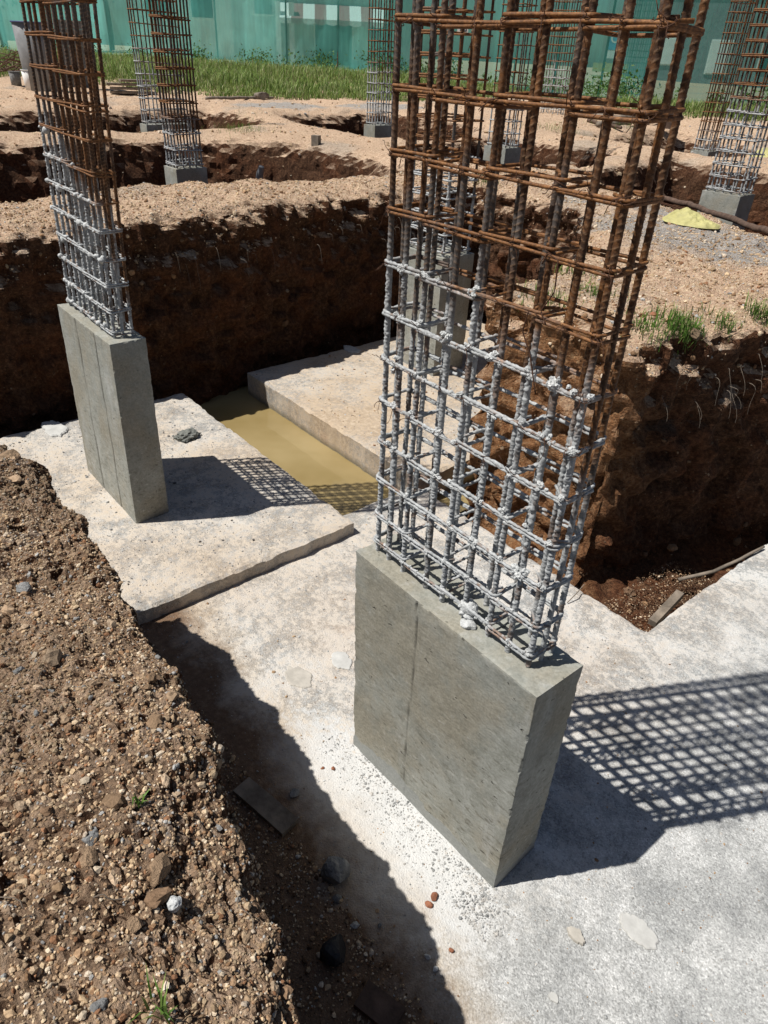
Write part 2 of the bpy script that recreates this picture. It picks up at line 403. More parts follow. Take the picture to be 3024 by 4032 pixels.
def M_rebar(name='rusty_steel', dark=1.0, orange=0):
    t = NT(name)
    n1 = t.noise(9, 5, .7); n2 = t.noise(90, 4, .7); n3 = t.noise(2.3, 2, .5)
    c = t.ramp(t.math('ADD', t.math('MULTIPLY', n1, .6), t.math('MULTIPLY', n2, .4)),
               [(.34, (.018, .011, .007)), (.47, (.058, .025, .010)), (.58, (.16, .066, .020)), (.72, (.32, .15, .047))])
    if orange: c = t.mix(.72, c, t.ramp(n2, [(.3, (.06, .026, .010)), (.55, (.235, .10, .031)), (.75, (.45, .23, .085))]))
    steel = t.ramp(n2, [(.3, (.045, .040, .037)), (.7, (.125, .115, .108))])
    c = t.mix(t.ramp(t.math('ADD', n3, t.math('MULTIPLY', t.math('SUBTRACT', n1, .5), .35)), [(.50 if not orange else .64, 0.0), (.60 if not orange else .74, .9)]), c, steel)
    m = t.attr('mortar')
    cn = t.noise(70, 5, .7)
    mc = t.ramp(cn, [(.3, (.24, .25, .25)), (.55, (.40, .41, .41)), (.75, (.60, .605, .60))])
    c = t.mix(t.math('MULTIPLY', t.attr('rib'), .75), c, t.ramp(n2, [(.3, (.16, .085, .042)), (.7, (.40, .26, .15))]))  # ribs lighter: worn steel, plus edge highlights put into the colour
    c = t.mix(m, c, mc)
    r = t.math('ADD', .62, t.math('MULTIPLY', m, .3))
    h = t.math('ADD', n2, t.math('MULTIPLY', t.noise(320, 2, .6), .6))
    return t.done(c, r, t.bump(h, .5, .003), .35)
def M_simple(name, c, rough=.8, var=.35, scale=14, bump=.3, bd=.01, spec=.25, metal=None):
    t = NT(name); n1 = t.noise(scale, 5, .65)
    lo = tuple(x*(1-var) for x in c); hi = tuple(min(1, x*(1+var)) for x in c)
    col = t.ramp(n1, [(.3, lo), (.7, hi)])
    return t.done(col, rough, t.bump(t.noise(scale*4, 4, .7), bump, bd), spec, metal)
def M_water():
    t = NT('muddy_water')
    c = t.ramp(t.noise(1.3, 3, .5), [(.35, (.25, .185, .078)), (.65, (.33, .255, .125))])
    nb = t.bump(t.noise(5, 3, .5, vec=t.mapping((1, 1.7, 1))), .06, .01)
    t.b.inputs['IOR'].default_value = 1.33
    return t.done(c, .02, nb, .8)
def M_net():
    t = NT('shade_net')
    at = t.attr('col', 'Color')
    n1 = t.noise(.35, 4, .6); 
    wv = t.noise(7, 3, .6, vec=t.mapping((1, 1, .08)))
    c = t.ramp(n1, [(.3, (.075, .40, .365)), (.7, (.14, .53, .485))])
    c = t.mix(.35, c, t.ramp(wv, [(.3, .35), (.7, .65)]), 'OVERLAY')
    c = t.mix(1.0, c, at, 'MULTIPLY')
    t.l(c, t.b.inputs['Base Color']); t.b.inputs['Roughness'].default_value = .7
    tl = t.n('ShaderNodeBsdfTranslucent'); t.l(c, tl.inputs['Color'])
    tr = t.n('ShaderNodeBsdfTransparent'); tr.inputs['Color'].default_value = (.75, 1, .95, 1)
    a = t.n('ShaderNodeMixShader'); a.inputs[0].default_value = .68
    t.l(t.b.outputs[0], a.inputs[1]); t.l(tl.outputs[0], a.inputs[2])
    b = t.n('ShaderNodeMixShader'); b.inputs[0].default_value = .36
    t.l(a.outputs[0], b.inputs[1]); t.l(tr.outputs[0], b.inputs[2])
    t.l(b.outputs[0], t.out.inputs['Surface'])
    return t.m
def M_leaf(name='grass_blade'):
    t = NT(name); c = t.attr('col', 'Color')
    t.l(c, t.b.inputs['Base Color']); t.b.inputs['Roughness'].default_value = .6
    t.b.inputs['Specular IOR Level'].default_value = .25
    tl = t.n('ShaderNodeBsdfTranslucent'); t.l(c, tl.inputs['Color'])
    a = t.n('ShaderNodeMixShader'); a.inputs[0].default_value = .3
    t.l(t.b.outputs[0], a.inputs[1]); t.l(tl.outputs[0], a.inputs[2]); t.l(a.outputs[0], t.out.inputs['Surface'])
    return t.m
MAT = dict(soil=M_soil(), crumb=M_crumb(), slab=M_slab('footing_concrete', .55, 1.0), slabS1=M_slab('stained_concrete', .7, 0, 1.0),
           slabS2=M_slab('sandy_concrete', 1.0, 0, 1.02), cast=M_cast(), mortar=M_mortar(), rebar=M_rebar(), tie=M_rebar('rusty_tie_steel', 1.0, 1),
           water=M_water(), net=M_net(), leaf=M_leaf(),
           wood=M_simple('weathered_wood', (.20, .165, .13), .85, .5, 9), darkwood=M_simple('dark_wood', (.105, .068, .05), .85, .5, 12),
           brick=M_simple('red_brick', (.25, .105, .06), .9, .4, 30), rock=M_simple('grey_rock', (.20, .20, .195), .85, .45, 16, .6, .02),
           wire=M_simple('tie_wire', (.075, .034, .018), .7, .4, 40), plastic=M_simple('grey_plastic', (.20, .205, .21), .6, .25, 5, .05),
           white=M_simple('white_paint', (.74, .74, .72), .6, .08, 3, .05), yellow=M_simple('yellow_sack', (.43, .40, .17), .6, .22, 8, .3),
           blue=M_simple('blue_print', (.10, .30, .48), .6, .2, 6, .02), rag=M_simple('grey_rag', (.16, .165, .15), .95, .4, 20, .4),
           rope=M_simple('hem_rope', (.55, .52, .25), .8, .2, 10), bluerim=M_simple('dark_blue_rim', (.05, .07, .16), .5, .2, 6), housewall=M_simple('house_wall', (.42, .46, .44), .8, .15, 1.2, .05),
           soilrock=M_simple('soil_clod', (.33, .225, .14), .95, .5, 26, .9, .02), mortar2=M_simple('dry_mortar', (.49, .485, .46), .9, .16, 14, .3, .004), mortar3=M_simple('stained_mortar', (.44, .41, .36), .9, .2, 14, .3, .004),
           paint=M_crumb(),
           black=M_simple('black_plastic', (.02, .02, .022), .5, .3, 8), gravel=M_crumb())

# ------------------------------------------------------------------ terrain
def rbox(x, y, x0, x1, y0, y1, r=.15):
    cx, cy, hx, hy = (x0+x1)/2, (y0+y1)/2, (x1-x0)/2-r, (y1-y0)/2-r
    dx, dy = abs(x-cx)-hx, abs(y-cy)-hy
    return np.hypot(np.maximum(dx, 0), np.maximum(dy, 0))+np.minimum(np.maximum(dx, dy), 0)-r
def poly(x, y, pts):
    """signed distance to polygon"""
    pts = np.array(pts, float); d = np.full(np.shape(x), 1e9); ins = np.zeros(np.shape(x), bool)
    for a, b in zip(pts, np.roll(pts, -1, 0)):
        e = b-a; wx, wy = x-a[0], y-a[1]
        t = np.clip((wx*e[0]+wy*e[1])/(e@e), 0, 1)
        d = np.minimum(d, (wx-e[0]*t)**2+(wy-e[1]*t)**2)
        c = (a[1] > y) != (b[1] > y)
        with np.errstate(divide='ignore', invalid='ignore'):
            ins ^= c & (x < (b[0]-a[0])*(y-a[1])/(b[1]-a[1]+1e-12)+a[0])
    d = np.sqrt(d); return np.where(ins, -d, d)
# pits: (polygon, floor, wall batter)
PITS = [
    ([(-6.62, -3), (-4.6, -2.6), (-3.6, .57), (-2.6, .63), (-1.6, .575), (-.9, .435), (.2, .22), (5, .05), (5, 9), (-1.40, 9), (-1.42, 6.2), (-1.58, 5.4), (-2.10, 3.76), (-3.3, 3.72),
      (-3.5, 4.8), (-4.4, 6.3), (-5.0, 7.0), (-6.72, 7.1), (-6.72, 5), (-6.45, 3.2), (-6.4, 2.2)], -.26, .06),
    ([(-13.2, -5), (-8.05, -5), (-8.0, 2.0), (-8.45, 3.0), (-8.45, 4.1), (-8.0, 4.7), (-7.9, 5.6), (-8.3, 7.3), (-9.6, 7.75), (-11.2, 7.45), (-11.9, 7.0), (-12.9, 6.0), (-13.3, 3)], .05, .12),
    ([(-18.3, -3), (-14.6, -3), (-14.3, 4.4), (-13.9, 5.4), (-13.9, 7.4), (-15.2, 9.2), (-18.2, 9.3)], .2, .15),
    ([(-16.6, 10.4), (-14.4, 9.7), (-11.8, 9.6), (-11.6, 11.2), (-12.6, 13.4), (-16.6, 13.8)], .2, .15),
    ([(-11.2, 10.0), (-10.0, 9.1), (-8.0, 8.9), (-7.8, 10.8), (-8.6, 12.6), (-11.3, 12.9)], .2, .15),
    ([(-7.4, 10.4), (-6.6, 9.5), (-5.4, 8.75), (-3.2, 7.85), (-1, 7.2), (-1, 14), (-4.6, 13.4), (-6.2, 13.0), (-7.5, 13.2)], .1, .15),
    ([(-11.2, 14.6), (-7.4, 14.1), (-6.8, 19), (-11, 19)], .3, .4),
]
FENCE = None
CTRL = np.array([(-4, 0, 1.6), (0, -3, 1.55), (3, 3, 1.62), (-6, 3, 1.66), (-10, 8, 1.65), (-14, 4, 1.65), (-22, 8, 1.68), (-20, 16, 1.70), (-21, 24, 1.72), (-10, 18, 1.66), (-4, 9, 1.65), (-2, 14, 1.66),
                 (-11, 25, 1.75), (-27, 7, 1.80),
                 (-40.6, 10.6, 2.09), (-40.9, 13.1, 2.16), (-41, 15.9, 2.23), (-37.1, 19.7, 2.11), (-33.7, 21.6, 2.05), (-30.8, 25.5, 2.1), (-24, 26.8, 1.9), (-16.1, 25.3, 1.83), (-12.7, 27.2, 1.96),
                 (-60, 30, 2.3), (-40, 50, 2.2), (-10, 50, 2.0)], float)
def Gz(x, y):
    s = 0; ws = 0
    for a, b, z in CTRL:
        k = 1/((x-a)**2+(y-b)**2+.6)**1.6; s = s+k*z; ws = ws+k
    return s/ws
def Hz(x, y):
    x = np.asarray(x, float); y = np.asarray(y, float)
    near = np.hypot(x, y)
    wob = .10*fbm2(x, y, 1.1, 3, 5)+.05*fbm2(x, y, 4.0, 2, 9)
    g = Gz(x, y)+.05*fbm2(x, y, .7, 3, 21)+.03*fbm2(x, y, 3.2, 3, 22)
    # foreground bank: top a little lower, rolling down to its edge
    bank = sstep(1.2, .2, y)*sstep(-6.5, -4.5, x)
    g = g*(1-bank)+bank*(1.475-.07*sstep(-2.3, -3.2, x)+.10*sstep(.1, -.9, y)+.06*fbm2(x, y, 1.7, 3, 41)+.06*np.exp(-((x+3.0)**2+(y-.35)**2)/.12)-.12*np.exp(-((x+2.2)**2+(y-.45)**2)/.2))
    # first berm: crumbly, a bit humped
    bm = np.exp(-((x+7.25)/.55)**2)*sstep(7.5, 5.8, y)
    g = g+bm*(.03+.07*fbm2(x, y, 1.9, 3, 77))
    for k, (pts, fl, bat) in enumerate(PITS):
        d = poly(x, y, pts)+wob*((.55-.32*bank) if k == 0 else 1.3)
        bb = bat
        lip = (.10 if k == 0 else .16)*np.exp(-np.maximum(d, 0)/(.10 if k == 0 else .16))*(d > -.5)
        if k == 0: lip = lip+bank*.17*np.exp(-(np.maximum(d, 0)/.20)**1.5)*(d > -.5)
        gg = g-lip
        floor = fl+.05*fbm2(x, y, 1.6, 3, 3)
        if k == 0: floor = np.where(x < -3.2, -.45, floor)
        t = sstep(-bb*2.0, .03, d)
        t = np.clip(t, 0, 1)
        if k == 1:      # the ramped end of the second pit
            soft = sstep(-10.6, -8.6, x)*sstep(6.0, 7.2, y)
            t = np.clip(t*(1-soft)+soft*sstep(-.9, .1, d), 0, 1)
        g = np.where(d < .9, np.minimum(g, floor+(gg-floor)*t), g)
    return g

def patch(x0, x1, y0, y1, vox, amp, hole=None):
    nx, ny = int((x1-x0)/vox)+1, int((y1-y0)/vox)+1
    m = vox*3
    X, Y = np.meshgrid(np.linspace(x0-m, x1+m, nx), np.linspace(y0-m, y1+m, ny), indexing='ij')
    Z = Hz(X, Y)
    n = nx*ny
    T = np.stack([X, Y, Z], -1).reshape(-1, 3); Bm = T.copy(); Bm[:, 2] = -1.2
    i, j = np.meshgrid(np.arange(nx-1), np.arange(ny-1), indexing='ij')
    a = (i*ny+j).ravel(); q = np.stack([a, a+ny, a+ny+1, a+1], 1)
    qb = q[:, ::-1]+n
    def side(ix): ix = np.asarray(ix); return np.stack([ix[:-1], ix[:-1]+n, ix[1:]+n, ix[1:]], 1)
    e1 = np.arange(ny); e2 = (nx-1)*ny+np.arange(ny); e3 = np.arange(nx)*ny; e4 = np.arange(nx)*ny+ny-1
    F = np.concatenate([q, qb, side(e1[::-1]), side(e2), side(e3), side(e4[::-1])])
    me = mesh('tmp', np.concatenate([T, Bm]), F)
    o = link('tmp', me)
    md = o.modifiers.new('r', 'REMESH'); md.mode = 'VOXEL'; md.voxel_size = vox; md.adaptivity = 0
    dg = bpy.context.evaluated_depsgraph_get()
    ev = o.evaluated_get(dg); r = ev.to_mesh()
    V = np.empty(len(r.vertices)*3, np.float32); r.vertices.foreach_get('co', V); V = V.reshape(-1, 3).astype(float)
    N = np.empty(len(r.vertices)*3, np.float32); r.vertices.foreach_get('normal', N); N = N.reshape(-1, 3).astype(float)
    nf = len(r.polygons); L = np.empty(len(r.loops), np.int32); r.loops.foreach_get('vertex_index', L)
    ev.to_mesh_clear(); bpy.data.objects.remove(o); bpy.data.meshes.remove(me)
    F = L.reshape(-1, 4)
    ok = (V[:, 0] > x0-vox) & (V[:, 0] < x1+vox) & (V[:, 1] > y0-vox) & (V[:, 1] < y1+vox) & (V[:, 2] > -1.0)
    if hole is not None:
        hx0, hx1, hy0, hy1 = hole
        ok &= ~((V[:, 0] > hx0+vox) & (V[:, 0] < hx1-vox) & (V[:, 1] > hy0+vox) & (V[:, 1] < hy1-vox))
    F = F[ok[F].all(1)]
    used = np.unique(F); mp = -np.ones(len(V), int); mp[used] = np.arange(len(used))
    V, N, F = V[used], N[used], mp[F]
    big, mid, fine, grit = amp
    wall = 1-np.clip(N[:, 2], 0, 1)
    D = big*fbm(V, 2.3, 3, 101)
    D = D+.035*fbm(V*np.array([1, 1, .16]), 6.5, 2, 141)*np.clip(wall*1.4-.3, 0, 1)
    if mid: D = D+mid*fbm(V, 8, 3 if vox < .02 else 2, 111)*((.85 if vox < .02 else .45)+(.5 if vox < .02 else 1.1)*np.clip(wall*1.6, 0, 1))
    if fine: D = D+fine*(1-2*abs(fbm(V, 30, 2, 121)))
    if grit: D = D+grit*vnoise(V, 75, 131)
    V2 = V+N*D[:, None]
    if vox < .05:       # the cut faces of the main pit lean back slightly under their lip
        d0 = poly(V[:, 0], V[:, 1], PITS[0][0])
        un = np.clip(1.50-V[:, 2], 0, 1.7)*.10*np.clip((d0+.5)/.25, 0, 1)*(d0 < .3)*np.clip(1-N[:, 2], 0, 1)
        nh = N*np.array([1, 1, 0]); nh /= np.linalg.norm(nh, axis=1)[:, None]+1e-6
        V2 = V2-nh*un[:, None]
    if hole is not None:
        inn = (V[:, 0] > hx0-.01) & (V[:, 0] < hx1+.01) & (V[:, 1] > hy0-.01) & (V[:, 1] < hy1+.01)
        V2[inn, 2] -= .05
    return V2, F
P1B = (-3.7, .9, -1.3, .95)
P2B = (-8.6, 2.2, -2.4, 9.2)
P3B = (-30, 4, -8, 30)
pv1 = patch(*P1B, .0125, (.035, .046, .017, .006))
pv2 = patch(*P2B, .028, (.04, .085, .0, 0), P1B)
pv3 = patch(*P3B, .080, (.05, .035, 0, 0), P2B)
gx, gy = np.meshgrid(np.linspace(-160, 120, 141), np.linspace(-120, 160, 141), indexing='ij')
gz = Gz(gx, gy)-.06
inn = (gx > P3B[0]+1) & (gx < P3B[1]-1) & (gy > P3B[2]+1) & (gy < P3B[3]-1)
gz = np.where(inn, -2.2, gz)
ii, jj = np.meshgrid(np.arange(140), np.arange(140), indexing='ij'); a = (ii*141+jj).ravel()
pv4 = (np.stack([gx, gy, gz], -1).reshape(-1, 3), np.stack([a, a+141, a+142, a+1], 1))
Vs, Fs, off = [], [], 0
for V, F in (pv1, pv2, pv3, pv4):
    Vs.append(V); Fs.append(F+off); off += len(V)
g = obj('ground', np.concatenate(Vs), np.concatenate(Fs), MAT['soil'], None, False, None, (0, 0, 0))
tag(g, 'sandy brown earth with footing pits dug into it', 'ground', None, 'structure')

def sample(pv, n, seed, keep):
    V, F = pv
    rg = np.random.default_rng(seed)
    A = V[F[:, 0]]; B = V[F[:, 1]]; C = V[F[:, 2]]; D = V[F[:, 3]]
    N = np.cross(C-A, D-B); ar = np.linalg.norm(N, axis=1)+1e-12; N = N/ar[:, None]
    P = (A+B+C+D)/4
    wgt = ar*keep(P, N)
    idx = rg.choice(len(F), n, p=wgt/wgt.sum())
    s, t = rg.random((n, 1)), rg.random((n, 1))
    pts = (A[idx]*(1-s)+B[idx]*s)*(1-t)+(D[idx]*(1-s)+C[idx]*s)*t
    return pts, N[idx]
WALLPAL = [(.10, .06, .036), (.14, .085, .05), (.08, .045, .026), (.18, .115, .07), (.13, .08, .05), (.22, .155, .10)]
SOILPAL = [(.50, .36, .22), (.58, .44, .29), (.48, .34, .21), (.55, .42, .28), (.34, .22, .13), (.24, .145, .08), (.60, .49, .36), (.38, .27, .17), (.30, .18, .10), (.46, .34, .22), (.27, .14, .075), (.40, .29, .18), (.44, .33, .21), (.37, .26, .16), (.33, .22, .13), (.36, .35, .33), (.58, .48, .37)]
def psize(n, lo, hi, seed, k=2.2):
    r = np.random.default_rng(seed).random(n); return lo*(1-r*(1-(lo/hi)**k))**(-1/k)
P_, N_ = sample(pv1, 120000, 11, lambda P, N: (P[:, 1] < .75)*(.25+np.clip(N[:, 2], 0, 1))*(P[:, 2] > .1))
scatter('soil_crumbs', P_, N_, psize(120000, .0030, .0125, 12, 2.7), SOILPAL, MAT['crumb'], 'crumbly tan and brown soil grains covering the near bank', 13, patchy=.38)
P_, N_ = sample(pv2, 45000, 21, lambda P, N: (P[:, 2] > 1.25)*(.05+np.clip(N[:, 2], 0, 1)**1.5)*((P[:, 0] < -3.2) | (P[:, 1] > 3.2)))
scatter('soil_crumbs', P_, N_, psize(45000, .005, .028, 22, 2.6), SOILPAL, MAT['crumb'], 'loose soil lumps along the pit walls and sandy berm', 23)
P_, N_ = sample(pv2, 7000, 26, lambda P, N: (P[:, 2] < 1.45)*(P[:, 2] > -.2)*(N[:, 2] < .6)*((P[:, 0] < -6.0) | (P[:, 1] > 3.2)))
scatter('soil_crumbs', P_, N_, psize(7000, .005, .018, 27, 2.8), WALLPAL, MAT['crumb'], 'brown stones bedded in the dark pit walls', 28)
P_, N_ = sample(pv1, 420, 61, lambda P, N: (P[:, 1] < .7)*(P[:, 2] > 1.0)*np.clip(N[:, 2], 0.1, 1))
scatter('soil_clods', P_, N_, psize(420, .010, .034, 62, 2.2), [(.34, .24, .155), (.27, .18, .11), (.42, .31, .21), (.22, .14, .085)], MAT['crumb'], 'larger crumbly clods on the near bank', 63, .7, sub=1)
P_, N_ = sample(pv2, 600, 66, lambda P, N: (P[:, 2] > -.3)*(P[:, 2] < 1.62)*((P[:, 0] < -6.0) | (P[:, 1] > 3.3))*(1+3*(P[:, 2] < -.1)))
scatter('soil_clods', P_, N_, psize(600, .014, .05, 67, 2.3), WALLPAL+SOILPAL[4:6], MAT['crumb'], 'fallen earth lumps on the pit walls and at their feet', 68, .8, sub=1)
P_, N_ = sample(pv3, 14000, 31, lambda P, N: (P[:, 2] > 1.0)*(np.hypot(P[:, 0], P[:, 1]) < 27)*np.clip(N[:, 2], 0.1, 1)/(1+.05*np.hypot(P[:, 0], P[:, 1])**1.5))
scatter('soil_crumbs', P_, N_, psize(14000, .010, .05, 32), SOILPAL, MAT['crumb'], 'scattered stones on the sandy ground between the far pits', 33)

# ------------------------------------------------------------------ footings
def slab(name, poly2, zt, zb, mat, label, cell=.03, edge=.012, seed=0, group='concrete column footings', rough=.004, raw=False, plain=''):
    """rectangular footing with a slightly uneven top and chipped edges; poly2 = (x0,x1,y0,y1)"""
    x0, x1, y0, y1 = poly2
    nx, ny = max(2, int((x1-x0)/cell)), max(2, int((y1-y0)/cell))
    xs = np.linspace(x0, x1, nx+1); ys = np.linspace(y0, y1, ny+1)
    X, Y = np.meshgrid(xs, ys, indexing='ij')
    Z = np.full(X.shape, zt)
    de = np.minimum(np.minimum(X-x0 if not (raw and abs(x0+1.402) < .01 and y0 < 0) else 9, x1-X if not (raw and abs(x1+1.402) < .01) else 9), np.minimum(Y-y0 if 'y0' not in plain else 9, y1-Y if 'y1' not in plain else 9))
    Z = Z+rough*fbm2(X, Y, 6, 3, seed)+.003*fbm2(X, Y, 25, 2, seed+3)-.018*np.exp(-de/.012)*(.4+.6*(fbm2(X, Y, 9, 2, seed+7) > .15))
    # ragged edge line in plan
    ed = edge*(fbm2(X, Y, 7, 3, seed+11)+.35*fbm2(X, Y, 30, 2, seed+13))
    if not (raw and abs(x0+1.402) < .01 and y0 < 0): X = X+np.where(np.isclose(X, x0), -ed, 0)
    if not (raw and abs(x1+1.402) < .01): X = X+np.where(np.isclose(X, x1), ed, 0)
    if 'y0' not in plain: Y = Y+np.where(np.isclose(Y, y0), -ed, 0)
    if 'y1' not in plain: Y = Y+np.where(np.isclose(Y, y1), ed, 0)
    T = np.stack([X, Y, Z], -1).reshape(-1, 3)
    i, j = np.meshgrid(np.arange(nx), np.arange(ny), indexing='ij')
    W = ny+1; a = (i*W+j).ravel(); q = np.stack([a, a+W, a+W+1, a+1], 1)
    ring = np.concatenate([np.arange(nx+1)*W, nx*W+np.arange(1, W), (np.arange(nx)[::-1])*W+ny, np.arange(1, ny)[::-1]])
    nr = len(ring); V = [T]; F = [q]; prev = ring; o = len(T)
    lev = 5
    for k in range(1, lev+1):
        z = zt-(zt-zb)*k/lev
        R = T[ring].copy(); R[:, 2] = R[:, 2]*(1-k/lev)+z*(k/lev)
        R[:, :2] += .004*fbm(R, 8, 2, seed+31)[:, None]*np.sign(R[:, :2]-np.array([(x0+x1)/2, (y0+y1)/2]))
        V.append(R); cur = o+np.arange(nr); o += nr
        F.append(np.stack([prev, cur, np.roll(cur, -1), np.roll(prev, -1)], 1)[:, ::-1][:, [3, 2, 1, 0]])
        prev = cur
    if raw: return np.concatenate(V), F
    ob = obj(name, np.concatenate(V), F, mat, None, False)
    ob['kind'] = 'thing'
    return tag(ob, label, 'footing', group)
qa = slab('', (-3.609, -1.402, -.2, 3.458), 0, -.5, None, '', .025, .012, 1, raw=True)
qb = slab('', (-1.402, 4.5, -.2, 3.458), 0, -.5, None, '', .025, .010, 1, raw=True, plain='y1')
qc = slab('', (-1.402, 4.5, 3.458, 9), 0, -.5, None, '', .025, .010, 1, raw=True, plain='y0')
VV, FF, o_ = [], [], 0
for V_, F_ in (qa, qb, qc):
    VV.append(V_); FF += [f+o_ for f in F_]; o_ += len(V_)
o = obj('concrete_footing', np.concatenate(VV), FF, MAT['slab'])
tag(o, 'broad pale concrete footing under the front pillar, wrapping the soil notch by the dark wall', 'footing', 'concrete column footings', 'thing')
slab('concrete_footing', (-6.163, -3.344, .2, 2.607), .103, -.5, MAT['slabS1'], 'stained concrete footing carrying the slim left pillar, with a shaded step along its front', .025, .018, 2)
slab('concrete_footing', (-6.381, -3.60, 3.461, 6.9), .049, -.5, MAT['slabS2'], 'sandy concrete footing beyond the muddy water channel', .03, .014, 3)
wv = np.array([(-7.2, 2.4), (-3.3, 2.4), (-3.3, 7.5), (-7.2, 7.5)])
o = obj('water', np.c_[wv, np.full(4, -.205)], np.array([[0, 1, 2, 3]]), MAT['water']); tag(o, 'muddy yellow water standing between two footings', 'water', None, 'structure')

# ------------------------------------------------------------------ columns
def hexa(parent, top, bot, z1, z0, mat, cell=.02, amp=.003, seed=0, grooves=()):
    """cast block from 4 top + 4 bottom plan corners (front-left, front-right, back-right, back-left)"""
    C = [np.array([*p, z1]) for p in top]; B = [np.array([*p, z0]) for p in bot]
    mb = MB(); JJ = []
    def face(a, b, c, d, nrm, gr=()):
        n1 = max(3, int(np.linalg.norm(b-a)/cell)); n2 = max(3, int(np.linalg.norm(d-a)/cell))
        s, t = np.meshgrid(np.linspace(0, 1, n1+1), np.linspace(0, 1, n2+1), indexing='ij')
        P = (a*(1-s)[..., None]+b*s[..., None])*(1-t)[..., None]+(d*(1-s)[..., None]+c*s[..., None])*t[..., None]
        P = P.reshape(-1, 3); S = s.ravel(); T = t.ravel()
        L1, L2 = np.linalg.norm(b-a), np.linalg.norm(d-a)
        de = np.minimum(np.minimum(S, 1-S)*L1, np.minimum(T, 1-T)*L2)
        D = amp*fbm(P, 7, 3, seed)*np.clip(de/.03, 0, 1)
        J = np.zeros(len(P))
        for gs, gw in gr:
            g_ = np.exp(-((S-gs-.006*np.sin(T*7+gs*7)-.004*np.sin(T*23))*L1/gw)**2)*np.clip(.75+.8*fbm(P, 6, 2, 77+seed), .15, 1)*np.clip(de/.02, 0, 1)
            D = D-.005*g_; J = np.maximum(J, g_)
        JJ.append(J)
        P = P+nrm*D[:, None]
        ctr = (top_c+bot_c)/2
        rag = np.exp(-de/.007)*(.002+.007*np.clip(fbm(P, 30, 2, seed+5)+.1, 0, 1)+.005*(fbm(P, 11, 2, seed+6) > .3))
        v = ctr-P; v[:, 2] *= .3; v /= np.linalg.norm(v, axis=1)[:, None]
        P = P+v*rag[:, None]
        W = n2+1; i, j = np.meshgrid(np.arange(n1), np.arange(n2), indexing='ij'); q = (i*W+j).ravel()
        mb.add(P, np.stack([q, q+W, q+W+1, q+1], 1))
    top_c = sum(C)/4; bot_c = sum(B)/4
    face(B[0], B[1], C[1], C[0], np.array([0, -1, 0.]), grooves)
    face(B[1], B[2], C[2], C[1], np.array([1, 0, 0.]))
    face(B[2], B[3], C[3], C[2], np.array([0, 1, 0.]))
    face(B[3], B[0], C[0], C[3], np.array([-1, 0, 0.]))
    face(C[0], C[1], C[2], C[3], np.array([0, 0, 1.]))
    return obj('pedestal', np.concatenate(mb.V), [np.concatenate(mb.F4)], mat, parent, False, {'joint': np.concatenate(JJ)})

def vbar(parent, x, y, z0, z1, r, lean, zl, step, nseg, rib, coat, seed):
    """one ribbed bar; zl = height the mortar splash reaches, coat = thickness"""
    zs = np.arange(z0, z1, step); 
    wob = np.array([.004*math.sin(seed*1.7), .004*math.cos(seed*2.3)])
    P = np.stack([x+lean[0]*(zs-z0)+wob[0]*np.sin((zs-z0)*2.1+seed), y+lean[1]*(zs-z0)+wob[1]*np.sin((zs-z0)*1.7+seed*2), zs], 1)
    th = np.arange(nseg)*2*np.pi/nseg
    Z, TH = np.meshgrid(zs, th, indexing='ij')
    R = np.full(Z.shape, r)
    ph = Z/(r*1.95); rb = np.zeros(Z.shape)
    if rib:
        sl = np.abs(((TH/np.pi+seed*.31) % 1.0)-.5)*2           # 0..1 between longitudinal ribs
        w_ = (ph+np.where(((TH/np.pi+seed*.31) % 2) < 1, TH/np.pi*.75, -TH/np.pi*.75+.5)) % 1.0
        rb = np.clip(1-np.abs(w_-.5)/.16, 0, 1)*np.clip(1.25-sl**3*1.3, 0, 1)
        R = R+r*.20*rb
        R = R+r*.12*np.clip((sl-.86)/.14, 0, 1)
    V, F, C = tube(P, R, nseg)
    nz = fbm(V*np.array([1, 1, .55]), 22, 3, seed+5); n2 = fbm(V, 90, 2, seed+9)
    m = sstep(.10, -.10, V[:, 2]-zl+nz*.14)
    if coat > 0:
        ctr = np.repeat(P, nseg, 0)
        d = V-ctr; d /= np.linalg.norm(d, axis=1)[:, None]
        face = .55+.45*np.clip(-d[:, 1]*.8-d[:, 0]*.4, -1, 1)       # thrown on from the front
        V = V+d*(m*coat*face*(.45+.9*nz+1.1*n2+1.5*vnoise(V, 190, seed)))[:, None]
        pat = sstep(-.22, .08, nz+.35*n2+.22*face)
        m = m*(.25+.75*pat)
    mm = m
    return obj('vertical_bar', V, [F, C], MAT['rebar'], parent, True, {'mortar': mm, 'rib': rb.ravel()*(1-np.clip(m, 0, 1))})

